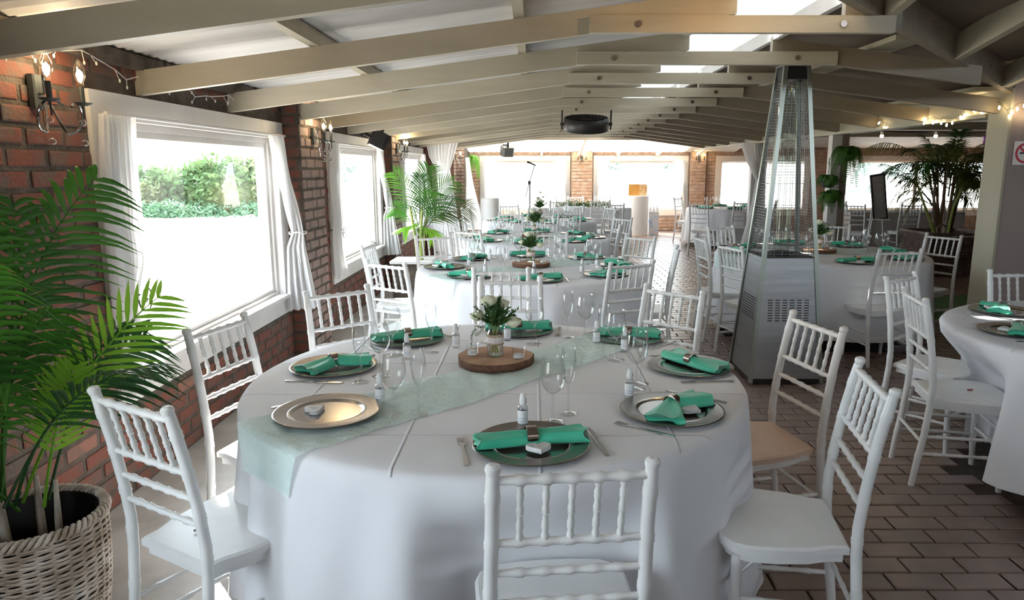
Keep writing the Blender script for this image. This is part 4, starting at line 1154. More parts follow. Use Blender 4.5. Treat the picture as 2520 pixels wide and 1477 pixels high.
# ------------------------------------------------------------------ patio heater
def pyramid_heater():
    e = empty('patio_heater', (1.83, 5.19, 0)); tag(e, 'tall brushed steel pyramid patio heater with wire guards and slotted base panels', 'patio heater')
    H0, H1, HB = .05, 2.26, .92
    def half(z): return lerp(.265, .088, (z - H0) / (H1 - H0))
    # base panels
    for k in range(4):
        m = MB(); a0, a1 = half(H0) - .006, half(HB) - .006
        m.add([(-a0, -a0, H0), (a0, -a0, H0), (a1, -a1, HB), (-a1, -a1, HB), (-a0 + .01, -a0 + .01, H0), (a0 - .01, -a0 + .01, H0), (a1 - .01, -a1 + .01, HB), (-a1 + .01, -a1 + .01, HB)],
              [(0, 1, 2, 3), (7, 6, 5, 4), (0, 3, 7, 4), (1, 5, 6, 2), (3, 2, 6, 7), (0, 4, 5, 1)])
        m.xf(Matrix.Rotation(k * PI / 2, 4, 'Z')); p = m.build('base_panel', M['heater'], e, smooth=False)
        m = MB()
        for r in range(9):
            z = .47 + r * .0185; hw = half(z)
            for c in range(6):
                x = (c - 2.5) * .052
                y = -hw + .0045
                m.box(x - .0165, x + .0165, y - .0015, y + .002, z, z + .0062)
        m.xf(Matrix.Rotation(k * PI / 2, 4, 'Z')); q = m.build('vent_slots', M['black'], p, smooth=False); q['kind'] = 'stuff'
    # corner strips
    for sx in (-1, 1):
        for sy in (-1, 1):
            m = MB(); a, b = half(0.02), half(H1)
            w_ = .013
            for (u0, u1) in ((Vector((sx * a, sy * a, .02)), Vector((sx * b, sy * b, H1))),):
                m.bar(u0 - Vector((sx * w_ * .9, 0, 0)), u1 - Vector((sx * w_ * .9, 0, 0)), .028, .006, (0, 1, 0))
                m.bar(u0 - Vector((0, sy * w_ * .9, 0)), u1 - Vector((0, sy * w_ * .9, 0)), .006, .028, (0, 1, 0))
            m.build('corner_strip', M['alu'], e, smooth=False)
    m = MB(); a = half(HB) - .01
    m.box(-a, a, -a, a, HB - .004, HB + .006)
    m.lathe([(.07, HB), (.085, HB + .03), (.05, HB + .035), (.05, HB)], 24); m.build('burner_tray', M['dark_grey'], e, smooth=False)
    m = MB(); m.lathe([(.052, HB + .03), (.052, H1 - .12)], 32); m.build('quartz_tube', M['quartz'], e, angle=None)
    # wire guards
    for k in range(4):
        m = MB(); z = HB + .03; i = 0
        while z < H1 - .09:
            h = half(z) - .010; y = -h - .001; r = .0010 if i % 8 else .0018
            m.box(-h, h, y - r, y + r, z - r, z + r); z += .0205; i += 1
        for c in range(-6, 7):
            x0, x1 = c / 6.5 * (half(HB) - .012), c / 6.5 * (half(H1) - .012)
            if abs(c) in (1, 3, 5): continue
            m.bar((x0, -half(HB + .01) + .0125, HB + .01), (x1, -half(H1 - .09) + .0125, H1 - .09), .002, .002, (0, 1, 0))
        m.xf(Matrix.Rotation(k * PI / 2, 4, 'Z')); g = m.build('wire_guard', M['guard'], e, smooth=False)
    m = MB(); a = half(H1 - .08) - .008
    m.box(-a, a, -a, a, H1 - .10, H1 - .015); m.build('burner_head', M['black'], e, smooth=False)
    m = MB(); a = half(H1) + .004; m.box(-a, a, -a, a, H1 - .012, H1 + .006); m.build('top_cap', M['heater'], e, smooth=False)
    m = MB(); a = .25; m.box(-a, a, -a, a, .012, H0 + .01)
    for sx in (-1, 1): m.tube([(sx * .2 - .014, -.22, .03), (sx * .2 + .014, -.22, .03)], .03, 12); m.tube([(sx * .2 - .014, .22, .03), (sx * .2 + .014, .22, .03)], .03, 12)
    m.build('wheel_base', M['black'], e, smooth=False)
pyramid_heater()

# ------------------------------------------------------------------ baskets
def round_basket(x, y, rt, rb_, h, label, mat='wicker', stakes=30, rows=46):
    e = empty('wicker_basket', (x, y, 0)); tag(e, label, 'basket')
    def rad(z): return lerp(rb_, rt, (z / h) ** .8) + .01 * sin(z / h * PI)
    m = MB()
    for j in range(rows):
        z = .01 + j * (h - .03) / rows; n = stakes * 3; pts = []
        for k in range(n + 1):
            a = 2 * PI * k / n; pts.append(((rad(z) + .0055 * cos(stakes / 2 * a + PI * (j % 2))) * cos(a), (rad(z) + .0055 * cos(stakes / 2 * a + PI * (j % 2))) * sin(a), z + .003 * sin(5 * a + j)))
        m.tube(pts, .0050, 5, False)
    q = m.build('woven_strands', M[mat], e); q['kind'] = 'stuff'
    m = MB()
    for k in range(stakes):
        a = 2 * PI * (k + .5) / stakes; m.tube([(rad(z) * cos(a), rad(z) * sin(a), z) for z in (.0, h * .35, h * .7, h)], .0048, 5)
    q = m.build('stakes', M[mat], e); q['kind'] = 'stuff'
    for t in range(3):
        m = MB(); n = 150; pts = []
        for k in range(n + 1):
            a = 2 * PI * k / n; ph = a * 21 + t * 2 * PI / 3
            pts.append(((rt + .012 * cos(ph)) * cos(a), (rt + .012 * cos(ph)) * sin(a), h - .004 + .014 * sin(ph)))
        m.tube(pts, .0072, 6, False); m.build('rim_braid', M[mat], e)
    m = MB(); m.lathe([(.0001, .01), (rb_ - .015, .01), (rt - .016, h - .02), (rt - .012, h - .004), (rt - .02, h - .004), (rt - .03, h - .05), (rb_ - .02, h * .55)], 40); m.build('plastic_liner', M['liner'], e)
    m = MB(); m.lathe([(.0001, h * .62), (rt - .03, h * .62)], 24); m.build('soil', M['soil'], e)
    return e
round_basket(-1.635, 2.14, .205, .165, .435, 'round greywashed wicker basket planter in the lower left corner')

def frond(m, base, tip, ctrl_up, ll, n=26, wd=.022, start=.28, droop=.35, vee=.5, rnd=R, stem_r=.004, fwd=.75, side=None):
    base = Vector(base); tip = Vector(tip); mid = (base + tip) / 2 + Vector(ctrl_up)
    def P(t): return base * (1 - t) ** 2 + mid * 2 * t * (1 - t) + tip * t * t
    def T(t): return ((mid - base) * (1 - t) + (tip - mid) * t).normalized()
    m.tube([P(i / 12) for i in range(13)], [stem_r * lerp(1, .25, i / 12) for i in range(13)], 5, False)
    for i in range(n):
        t = start + (1 - start) * (i + .5) / n; p = P(t); tg = T(t)
        s0 = tg.cross(Vector((0, 0, 1))); s0 = s0.normalized() if s0.length > .1 else Vector((1, 0, 0))
        if side is not None: s0 = Vector(side); s0 = (s0 - tg * s0.dot(tg)).normalized()
        up = s0.cross(tg).normalized()
        L = ll * (sin(PI * min(1, (.18 + .82 * (t - start) / (1 - start)) * .93 + .02)) ** .6) * rnd.uniform(.88, 1.08)
        for sd in (-1, 1):
            d = (s0 * sd * (1 - fwd * .45) + tg * (fwd * (.55 + .6 * t)) + up * vee * .5 + Vector((rnd.uniform(-.06, .06), rnd.uniform(-.06, .06), rnd.uniform(-.06, .06)))).normalized()
            wv = d.cross(up).normalized() * wd * .5
            q = [p]
            for k in range(1, 5): q.append(p + d * (L * k / 4) + Vector((0, 0, -1)) * droop * L * (k / 4) ** 2)
            ww = [.35, 1, .95, .6, .04]
            vs = []
            for k in range(5): vs += [q[k] - wv * ww[k], q[k] + up * wd * .12 * (1 if 0 < k < 4 else 0), q[k] + wv * ww[k]]
            m.add(vs, [(3 * k + j, 3 * k + j + 1, 3 * k + 4 + j, 3 * k + 3 + j) for k in range(4) for j in (0, 1)])
rp = random.Random(21)
def stem_part(e, pts, rads, mat='stem_grey'):
    m = MB(); m.tube(pts, rads, 8); m.build('cane', M[mat], e)
# near palm (world coordinates relative to its base in the basket)
bx, by = -1.625, 2.14
pe = empty('areca_palm', (bx, by, .285)); tag(pe, 'lush green feather palm growing from the round wicker basket', 'palm')
def L3(x, y, z): return (x - bx, y - by, z - .285)
for cx_, cy_, h_, r_ in ((-.075, -.05, .34, .022), (-.0, .02, .28, .014), (.045, .03, .26, .012), (-.12, .02, .33, .016), (-.03, -.09, .22, .012)):
    stem_part(pe, [(cx_, cy_, 0), (cx_ * 1.1, cy_ * 1.1, h_ * .5), (cx_ * 1.2, cy_ * 1.2, h_)], [r_, r_ * .9, r_ * .5])
FR = [  # base, tip, ctrl, leaflet length, n, mat, droop
    ((-1.70, 2.10, .5), (-1.56, 2.57, 1.52), (-.14, -.02, .20), .34, 34, 'palm', .35, .26),
    ((-1.72, 2.06, .5), (-1.72, 2.20, 1.48), (-.05, .02, .12), .34, 32, 'palm', .5, .24),
    ((-1.70, 2.10, .5), (-1.72, 2.36, 1.44), (.02, .03, .10), .32, 28, 'palm', .4, .26),
    ((-1.72, 2.0, .5), (-1.84, 1.80, 1.36), (-.04, .02, .12), .34, 28, 'palm', .45, .24),
    ((-1.66, 2.14, .48), (-1.26, 2.36, 1.13), (-.07, -.02, .10), .235, 22, 'palm_lime', .05, .40),
    ((-1.64, 2.08, .5), (-1.16, 2.14, .95), (-.10, -.02, .20), .24, 30, 'palm_dark', .30, .36),
    ((-1.66, 2.06, .5), (-1.38, 2.46, .97), (-.03, .02, .16), .25, 24, 'palm_dark', .3, .34),
    ((-1.60, 2.15, .46), (-1.48, 2.20, .92), (-.02, 0, .03), .16, 22, 'palm_lime', -.1, .35),
    ((-1.68, 1.98, .48), (-1.42, 1.84, .98), (-.05, -.02, .20), .26, 22, 'palm', .7, .35),
    ((-1.74, 1.98, .5), (-1.66, 1.60, 1.16), (-.02, -.02, .18), .30, 24, 'palm', .6, .35),
    ((-1.76, 2.10, .5), (-1.88, 2.20, 1.15), (.0, .0, .10), .28, 24, 'palm_dark', .3, .34),
    ((-1.66, 2.12, .46), (-1.72, 1.72, .92), (.0, -.02, .10), .24, 20, 'palm', .5, .3),
    ((-1.62, 2.20, .46), (-1.56, 2.62, .98), (-.02, .0, .14), .24, 20, 'palm_dark', .4, .3),
    ((-1.68, 2.04, .5), (-1.54, 1.98, 1.28), (-.04, .0, .14), .30, 28, 'palm', .75, .3),
    ((-1.70, 2.12, .5), (-1.50, 2.16, 1.12), (-.10, .0, .10), .28, 26, 'palm', .6, .3),
    ((-1.72, 2.02, .5), (-1.84, 1.95, 1.0), (-.02, .0, .10), .26, 24, 'palm_dark', .5, .3)]
for b, t, c, ll, n, mt, dr, st in FR:
    m = MB(); frond(m, L3(*b), L3(*t), c, ll * .92, int(n * .66), .021 if mt == 'palm' else .0165, st, dr + .15, .12, rp, .006, .72, (.79, .61, 0)); m.v = [(max(v[0], -1.915 - bx), v[1], v[2]) for v in m.v]
    m.build('frond', M[mt], pe, angle=None)
# middle palm by the second pier
pot = empty('plant_pot', (-1.42, 8.35, 0)); tag(pot, 'low dark square planter holding the small palm by the second pier', 'planter')
m = MB(); m.box(-.22, .22, -.22, .22, 0, .46); m.build('planter_box', M['mortar'], pot, smooth=False)
m = MB(); m.box(-.24, .24, -.24, .24, .46, .49); m.build('planter_rim', M['trim'], pot, smooth=False)
p2 = empty('areca_palm', (-1.34, 8.3, .49)); tag(p2, 'small bright feather palm standing before the third window', 'palm')
for k in range(5):
    a = k * 1.3; stem_part(p2, [(.03 * cos(a), .03 * sin(a), 0), (.06 * cos(a), .06 * sin(a), .3), (.12 * cos(a), .1 * sin(a), .62)], [.017, .014, .01], 'stem')
for (tx_, ty_, tz_, mt, ll) in ((-.25, -.1, 1.02, 'palm', .30), (.12, .1, 1.08, 'palm', .32), (.42, -.05, .92, 'palm', .32), (.62, .1, .62, 'palm_olive', .3), (-.28, .0, .60, 'palm', .26), (.2, -.2, .80, 'palm', .3),
                               (.05, -.12, .98, 'palm_dark', .28), (.35, .15, .55, 'palm', .26), (-.15, -.2, .35, 'palm_lime', .22), (.2, -.15, .30, 'palm_lime', .22), (.5, -.2, .75, 'palm_dark', .28)):
    m = MB(); frond(m, (.02, 0, .25), (tx_, ty_, tz_), (-.2 * tx_, 0, .20), ll, 19, .011, .3, .3, .2, rp, .006, .8, (.97, .15, .0)); m.v = [(max(v[0], -1.91 + 1.34), v[1], v[2]) for v in m.v]; m.build('frond', M[mt], p2, angle=None)
# big palm in the square planter (side room)
sq = empty('wicker_planter', (6.15, 10.6, 0)); tag(sq, 'large square dark wicker planter with ring handles under the tall palm', 'planter')
for k in range(4):
    m = MB()
    for j in range(24):
        z = .02 + j * .025; m.tube([(-.42 + i * .035, -.42 + .006 * (-1) ** (i + j), z) for i in range(25)], .010, 4, False)
    m.xf(Matrix.Rotation(k * PI / 2, 4, 'Z')); q = m.build('woven_side', M['wicker_dark'], sq)
m = MB(); m.box(-.41, .41, -.41, .41, .02, .56); m.build('plastic_liner', M['liner'], sq, smooth=False)
for k in range(4):
    m = MB(); m.bar((-.43, -.43, .62), (.43, -.43, .62), .03, .03); m.xf(Matrix.Rotation(k * PI / 2, 4, 'Z')); m.build('planter_rim', M['wicker_dark'], sq, smooth=False)
for s in (-.28, .30):
    m = MB(); m.tube([(s + .065 * cos(t * PI / 8), -.43, .69 + .065 * sin(t * PI / 8)) for t in range(-3, 12)], .014, 6); m.build('ring_handle', M['wicker_dark'], sq)
p3 = empty('areca_palm', (6.15, 10.6, .56)); tag(p3, 'tall multi-stemmed palm with drooping fronds in the side room', 'palm')
for k in range(11):
    a = k * 2.4; r0 = .05 + .02 * (k % 5); ln = rp.uniform(.7, 1.2); sp = rp.uniform(.12, .5)
    stem_part(p3, [(r0 * cos(a), r0 * sin(a), 0), (r0 * cos(a) + sp * .4 * cos(a), sp * .3 * sin(a), ln * .5), (sp * cos(a) * 1.1, sp * .7 * sin(a), ln)], [.026, .02, .013], 'stem_grey' if k % 2 else 'stem')
for k in range(34):
    a = k * 2.399; rr_ = rp.uniform(.25, 1.05); z_ = rp.uniform(.95, 1.66) - .35 * rr_
    bz = rp.uniform(.4, 1.0)
    m = MB(); frond(m, (.18 * cos(a), .14 * sin(a), bz), (rr_ * cos(a), rr_ * .8 * sin(a), z_), (.05 * cos(a), .05 * sin(a), .30), .32, 24, .013, .2, .6, .2, rp, .007)
    m.build('frond', M['palm_olive' if k % 3 else 'palm_dark'], p3, angle=None)
for k in range(26):
    a = k * 2.1 + .5; rr_ = rp.uniform(.35, .95); z_ = rp.uniform(.35, 1.25); bz = z_ * rp.uniform(.5, .8) + .15
    m = MB(); frond(m, (.2 * cos(a), .15 * sin(a), bz), (rr_ * cos(a), rr_ * .7 * sin(a), z_), (.08 * cos(a), .05 * sin(a), .26), .26, 20, .012, .2, .7, .1, rp, .006)
    m.build('frond', M['palm_olive'], p3, angle=None)
for k in range(8):
    a = k * .8; stem_part(p3, [(.1 * cos(a), .08 * sin(a), 0), (.14 * cos(a), .1 * sin(a), .6), (.22 * cos(a), .12 * sin(a), 1.25)], [.016, .013, .009], 'bark')
for tx_, tz_ in ((-1.35, 1.25), (-1.1, .75), (-.8, .35), (.85, 1.0), (.75, .55), (-.5, .2)):
    m = MB(); frond(m, (0, 0, .7), (tx_, rp.uniform(-.3, .3), tz_), (tx_ * .15, 0, .65), .32, 26, .013, .2, .8, .1, rp, .007); m.build('frond', M['palm_olive'], p3, angle=None)
m = MB()
for k in range(7): m.ball((rp.uniform(-.05, .05), rp.uniform(-.05, .05), rp.uniform(-.06, .06)), .022, 6, 5)
o = m.build('orchid_bloom', M['purple'], loc=(6.28, 10.0, 1.95)); o.name = 'purple_orchid'; tag(o, 'small purple orchid bloom tucked into the tall palm', 'flower')

# hanging ferns
def fern(x, y, z, label, mat, n, rad, hang, pot=True, bright=False):
    e = empty('hanging_fern', (x, y, z)); tag(e, label, 'fern')
    if pot:
        m = MB(); m.lathe([(.0001, -.10), (.06, -.09), (.085, -.03), (.09, .02), (.08, .02), (.0001, .0)], 16); m.build('hanging_pot', M['black'], e)
        m = MB(); m.tube([(0, 0, .0), (0, 0, .25)], .004, 5); m.build('hanger', M['black'], e)
    for k in range(n):
        a = k * 2.399; r1 = rad * rp.uniform(.6, 1.1); dz = -hang * rp.uniform(.2, 1.0)
        m = MB(); frond(m, (.02 * cos(a), .02 * sin(a), .01), (r1 * cos(a), r1 * sin(a), dz), (.03 * cos(a), .03 * sin(a), .10 + hang * .25), .05, 26, .009, .08, .15, .1, rp, .003, .25)
        m.build('fern_frond', M[mat], e, angle=None)
fern(3.66, 8.38, 1.74, 'green fern trailing from the upper black pot on the white post', 'fern', 26, .22, .42)
fern(3.52, 8.45, 1.24, 'green fern in the lower black pot on the white post', 'fern', 22, .17, .22)
fern(3.50, 8.50, 1.42, 'leafy green fern above the lower pot on the white post', 'fern', 16, .13, .10)
fern(-1.42, 17.3, 1.80, 'bright green fern hanging in the far left corner', 'fern_lime', 26, .16, .55)

# ------------------------------------------------------------------ curtains
def curtain(name, levels, label, mat='curtain', folds=9, amp=.018, group=None, tie=None, n=90, seed=0):
    """levels: (z, (x0,y0), (x1,y1), fold amplitude factor)"""
    e = empty(name); tag(e, label, 'curtain', group)
    zs = [l[0] for l in levels]; rnd = random.Random(seed); ph = rnd.uniform(0, 6)
    def fn(u, v):
        z = lerp(zs[0], zs[-1], v); zi = -z; zk = [-q for q in zs]
        f = lambda k: interp(zk, k, zi)
        x0 = f([l[1][0] for l in levels]); y0 = f([l[1][1] for l in levels]); x1 = f([l[2][0] for l in levels]); y1 = f([l[2][1] for l in levels]); am = f([l[3] for l in levels])
        dx, dy = x1 - x0, y1 - y0; l = math.hypot(dx, dy) + 1e-6; nx_, ny_ = -dy / l, dx / l
        o = amp * am * (sin(2 * PI * folds * u + ph + .6 * sin(3 * v * PI)) + .4 * sin(2 * PI * folds * 2.3 * u + ph * 2 + v))
        return (x0 + dx * u + nx_ * o, y0 + dy * u + ny_ * o, z)
    m = MB(); m.grid(n, 60, fn); m.build('drape', M[mat], e, angle=None)
    if tie:
        z, (x0, y0), (x1, y1) = tie
        m = MB(); cx_, cy_ = (x0 + x1) / 2, (y0 + y1) / 2; dx, dy = x1 - x0, y1 - y0; l = math.hypot(dx, dy) / 2 + .012
        ux, uy = dx / (2 * l) , dy / (2 * l)
        m.tube([(cx_ + ux * l * 1.05 * cos(t * PI / 10) - uy * .04 * sin(t * PI / 10), cy_ + uy * l * 1.05 * cos(t * PI / 10) + ux * .04 * sin(t * PI / 10), z + .008 * sin(t)) for t in range(21)], .006, 6, False)
        m.build('tie_back', M['trim'], e)
    return e
def scroll(x, y, z, label):
    pts = []
    for i in range(40):
        t = i / 39; a = 1.6 + t * 3.6 * PI * .78; r = lerp(.075, .012, t); pts.append((0, -r * sin(a) * .9, r * cos(a)))
    e = empty('curtain_holdback', (x, y, z)); tag(e, label, 'holdback', 'scroll curtain holdbacks')
    m = MB(); m.tube(pts, .0038, 6); m.build('scroll', M['black'], e)
    m = MB(); m.tube([(0, -.05, .02), (-.04, -.10, .02), (x and -(abs(WX - x)) , -.16, .02)], .004, 6); m.build('hook_arm', M['black'], e)
PS = WINS[1][0] - WINS[0][0]
order = ['near', 'second', 'third', 'fourth']
for i, (a, b) in enumerate(WINS):
    X = WX + .06
    curtain('window_curtain', [(1.785, (X, a + .0), (X, a + .25), .8), (1.30, (X, a - .04), (X, a + .21), 1.1), (1.12, (X + .01, a - .06), (X + .01, a + .20), 1.2), (.98, (X + .015, a - .07), (X + .015, a + .11), 1.3),
                                (.80, (X, a - .04), (X, a + .18), 1.1), (.50, (X, a - .02), (X, a + .33), 1.1)],
            'white voile curtain on the camera-side jamb of the %s side window' % order[i], folds=7, group='side window curtains', seed=i)
    curtain('window_curtain', [(1.785, (X, b - .42), (X, b - .10), .8), (1.45, (X + .01, b - .28), (X + .01, b - .04), .9), (1.06, (X + .02, b - .10), (X + .10, b - .05), .8),
                                (.95, (X - .02, b - .12), (X + .11, b - .06), .8), (.46, (X - .03, b - .16), (X + .17, b - .02), 1.3)],
            'white voile curtain tied at the far jamb of the %s side window' % order[i], folds=4, amp=.022, group='side window curtains', tie=(1.06, (X + .01, b - .12), (X + .11, b - .04)), seed=i + 9)
    if i < 2: scroll(X + .045, a + .14, .95, 'black wire scroll holding the camera-side curtain of the %s side window' % order[i])
for i, (a, b) in enumerate(BW[:2] + BW[3:]):
    Y = BACKY - .07; nm = ['left', 'middle', 'side-room'][i]
    curtain('window_curtain', [(1.76, (a + .04, Y), (a + .42, Y), 1), (1.2, (a + .02, Y), (a + .26, Y), 1), (.85, (a + .0, Y), (a + .14, Y), 1), (.4, (a - .02, Y), (a + .30, Y), 1)], 'voile curtain at the left jamb of the %s far window' % nm, group='far window curtains', seed=i + 20, n=60)
    curtain('window_curtain', [(1.76, (b - .36, Y), (b - .06, Y), 1), (1.2, (b - .20, Y), (b - .02, Y), 1), (.85, (b - .10, Y), (b, Y), 1), (.1, (b - .22, Y), (b + .04, Y), 1)], 'voile curtain at the right jamb of the %s far window' % nm, group='far window curtains', seed=i + 30, n=60)
curtain('ceiling_drape', [(2.02, (-1.86, 12.5), (-1.28, 12.4), 1.4), (1.75, (-1.80, 12.5), (-1.36, 12.4), 1.3), (1.5, (-1.66, 12.5), (-1.45, 12.4), 1.2), (1.15, (-1.66, 12.5), (-1.42, 12.4), 1.2), (.6, (-1.72, 12.5), (-1.30, 12.4), 1.5), (.1, (-1.75, 12.5), (-1.22, 12.4), 1.6)],
        'tall white drape falling from the rafters left of the far window', folds=8, seed=50)
curtain('ceiling_drape', [(1.96, (3.36, 11.7), (3.86, 11.8), 1.4), (1.7, (3.46, 11.7), (3.84, 11.8), 1.3), (1.35, (3.66, 11.75), (3.82, 11.8), 1.2), (.9, (3.58, 11.7), (3.84, 11.8), 1.4), (.08, (3.40, 11.7), (3.86, 11.8), 1.6)],
        'tall white drape pinched at the brown post behind the patio heater', folds=8, seed=51)
curtain('window_curtain', [(1.80, (-1.58, 16.9), (-1.50, 16.8), 1), (1.2, (-1.57, 16.9), (-1.40, 16.75), 1), (.7, (-1.60, 16.9), (-1.26, 16.7), 1.2), (.12, (-1.60, 16.9), (-1.18, 16.7), 1.4)],
        'narrow white curtain hanging on the last brick pier', folds=6, seed=52)

# ------------------------------------------------------------------ wall sconces
def make_sconce():
    e = empty('wall_sconce')      # local: wall plane x=0, arms reach +x
    m = MB(); m.box(0, .022, -.03, .03, -.06, .07); m.build('back_plate', M['dark_grey'], e, smooth=False)
    m = MB(); m.tube([(.022, 0, 0), (.045, 0, 0), (.045, 0, .09)], .007, 8); m.build('centre_stem', M['chrome'], e)
    for s in (-1, 1):
        m = MB(); pts = []
        for i in range(22):
            t = i / 21; a = -PI * .5 + (t - .35) * 2 * PI * .8
            # S-curve: drops from the plate, sweeps out and curls up
            if t < .4:
                k = t / .4; pts.append((.045 + .03 * sin(k * PI / 2), s * (.01 + .06 * k), -.02 - .13 * sin(k * PI / 2)))
            else:
                k = (t - .4) / .6; an = -PI / 2 + k * PI * 1.25
                pts.append((.075 + .05 * k, s * (.07 + .062 * cos(an) + .0 * k), -.090 + .060 * sin(an)))
        m.tube(pts, .0052, 8); m.build('scroll_arm', M['chrome'], e)
        cx_, cy_ = .125, s * .098
        m = MB(); m.lathe([(.0001, -.040), (.018, -.038), (.034, -.030), (.036, -.027), (.012, -.032), (.0001, -.032)], 24, (cx_, cy_, 0)); m.build('drip_pan', M['dark_grey'], e)
        m = MB(); m.tube([(cx_, cy_, -.09), (cx_, cy_, -.03)], .004, 6); m.lathe([(.0105, -.035), (.0105, .035), (.0001, .036)], 16, (cx_, cy_, 0)); cs = m.build('candle_sleeve', M['dark_grey'], e)
        m = MB(); m.lathe([(.0105, .035), (.0105, .050), (.0165, .062), (.0215, .082), (.0185, .108), (.009, .130), (.001, .142)], 20, (cx_, cy_, 0)); b = m.build('candle_bulb', M['bulb_glass'], e, angle=None)
        m = MB(); m.ball((cx_, cy_, .080), .0125, 12, 8, 1, 1, 1.5); m.build('filament', M['bulb'], b)
        for zz in (-.105, -.185):
            m = MB(); m.ball((cx_ - .01, cy_, zz), .0135, 12, 8); m.tube([(cx_ - .01, cy_, zz + .012), (cx_ - .01, cy_, zz + .035)], .001, 4); m.build('crystal_drop', M['crystal'], e, angle=None)
    return e
SC = make_sconce()
for x, y, z, rz, lb in ((WX + .01, 2.83, 1.835, 0, 'on the brick wall left of the near window'), (-1.79, 5.87, 1.80, 0, 'on the first brick pier'), (-1.79, 9.45, 1.80, 0, 'on the second brick pier'),
                        (-1.79, 16.5, 1.80, 0, 'on the last pier beside the far corner'), (1.2, BACKY - .115, 1.80, -PI / 2, 'on the left far brick pier'), (4.1, BACKY - .115, 1.80, -PI / 2, 'on the right far brick pier')):
    stamp(SC, (x, y, z), rz, 'chrome two-arm candle sconce with crystal drops ' + lb, 'wall lamp', 'candle sconces')
    l = bpy.data.lights.new('sconce_light', 'POINT'); l.energy = .55; l.color = (1, .72, .42); l.shadow_soft_size = .03
    lo = bpy.data.objects.new('sconce_light', l); C.objects.link(lo); lo.location = (x + .12 * cos(rz), y + .12 * sin(rz), z + .14)

# warm ceiling lamp hanging just above the first collar, in front of the skylight
e = empty('ceiling_lamp', (.98, 2.95, 2.42)); tag(e, 'small warm bulb lamp under the ridge near the camera', 'lamp')
m = MB(); m.lathe([(.0001, .03), (.03, .03), (.03, .0), (.02, -.005)], 16); m.build('lamp_base', M['white_plastic'], e)
m = MB(); m.ball((0, 0, -.03), .028, 12, 8); m.build('bulb', M['bulb'], e)
l = bpy.data.lights.new('lamp_light', 'POINT'); l.energy = 2.6; l.color = (1, .60, .25); l.shadow_soft_size = .03
lo = bpy.data.objects.new('lamp_light', l); C.objects.link(lo); lo.location = (.98, 2.95, 2.35)

# ------------------------------------------------------------------ loudspeakers, fan, microphone
def speaker(x, y, z, s, rz, tilt, label):
    e = empty('loudspeaker', (x, y, z), rz); e.rotation_euler = (0, tilt, rz); e.scale = (s, s, s); tag(e, label, 'loudspeaker', 'black loudspeakers')
    m = MB(); out = [(-.09, -.14), (.06, -.14), (.11, -.10), (.11, .10), (.06, .14), (-.09, .14)]; m.prism(out, -.1, .1); m.build('cabinet', M['black'], e, smooth=False)
    m = MB(); m.box(.108, .114, -.10, .10, -.09, .09); m.build('grille', M['dark_grey'], e, smooth=False)
    m = MB(); m.box(-.20, -.09, -.02, .02, -.02, .02); m.box(-.21, -.20, -.05, .05, -.06, .10); m.build('wall_bracket', M['black'], e, smooth=False)
    m = MB(); m.box(-.02, .02, -.02, .02, .10, .20); m.build('hanging_bracket', M['black'], e, smooth=False)
speaker(-1.66, 7.75, 1.85, .85, .35, .45, 'black loudspeaker tucked under the rafters above the second side window')
speaker(-.58, 16.2, 1.93, 1.0, -1.2, .3, 'small black loudspeaker under the far lean-to rafters')
f = empty('drum_fan', (.585, 8.0, 2.03)); tag(f, 'black caged drum fan hung flat between two ceiling brackets', 'fan')
f.rotation_euler = (math.radians(13), 0, 0)
m = MB(); m.lathe([(.235, -.07), (.245, -.065), (.25, .0), (.245, .065), (.235, .07), (.23, .0), (.235, -.07)], 40); m.build('drum_ring', M['black'], f, angle=60)
for z_, s_ in ((-.055, -1), (.055, 1)):
    m = MB()
    for r_ in (.05, .09, .13, .17, .21): m.tube([(r_ * cos(t * PI / 20), r_ * sin(t * PI / 20), z_ + s_ * .035 * (1 - (r_ / .24) ** 2)) for t in range(41)], .003, 4, False)
    for k in range(16):
        a = k * PI / 8; m.tube([(r_ * cos(a), r_ * sin(a), z_ + s_ * .035 * (1 - (r_ / .24) ** 2)) for r_ in (.03, .09, .15, .2, .24)], .0028, 4, False)
    m.build('wire_cage', M['black'], f)
m = MB(); m.lathe([(.0001, -.05), (.05, -.045), (.055, .05), (.0001, .055)], 20); m.build('motor', M['black'], f)
for k in range(5):
    a = k * 2 * PI / 5; m = MB(); m.grid(4, 6, lambda u, v: ((.05 + .16 * v) * cos(a + (u - .5) * .7), (.05 + .16 * v) * sin(a + (u - .5) * .7), (u - .5) * .05)); m.build('fan_blade', M['dark_grey'], f)
for s in (-1, 1):
    m = MB(); m.box(s * .268 - .008, s * .268 + .008, -.015, .015, -.06, .15); m.tube([(s * .245, 0, 0), (s * .285, 0, 0)], .018, 10); m.build('bracket', M['black'], f, smooth=False)
ms = empty('microphone_stand', (-.06, 12.9, 0)); tag(ms, 'black boom microphone stand silhouetted before the left far window', 'microphone stand')
m = MB(); m.tube([(0, 0, 0), (0, 0, 1.31)], .011, 8); m.build('pole', M['black'], ms)
for k in range(3):
    a = .4 + k * 2 * PI / 3; m = MB(); m.tube([(0, 0, .2), (.3 * cos(a), .3 * sin(a), .01)], .009, 6); m.build('tripod_leg', M['black'], ms)
m = MB(); m.box(-.032, .018, -.02, .02, 1.27, 1.33); m.build('clutch', M['black'], ms, smooth=False)
m = MB(); m.tube([(-.08, 0, 1.04), (-.01, 0, 1.29), (.09, 0, 1.62)], .008, 6); m.build('boom_arm', M['chrome'], ms)
m = MB(); m.tube([(.11, 0, 1.60), (.02, 0, 1.64), (-.05, 0, 1.665)], [.013, .015, .02], 8); m.build('microphone', M['black'], ms)

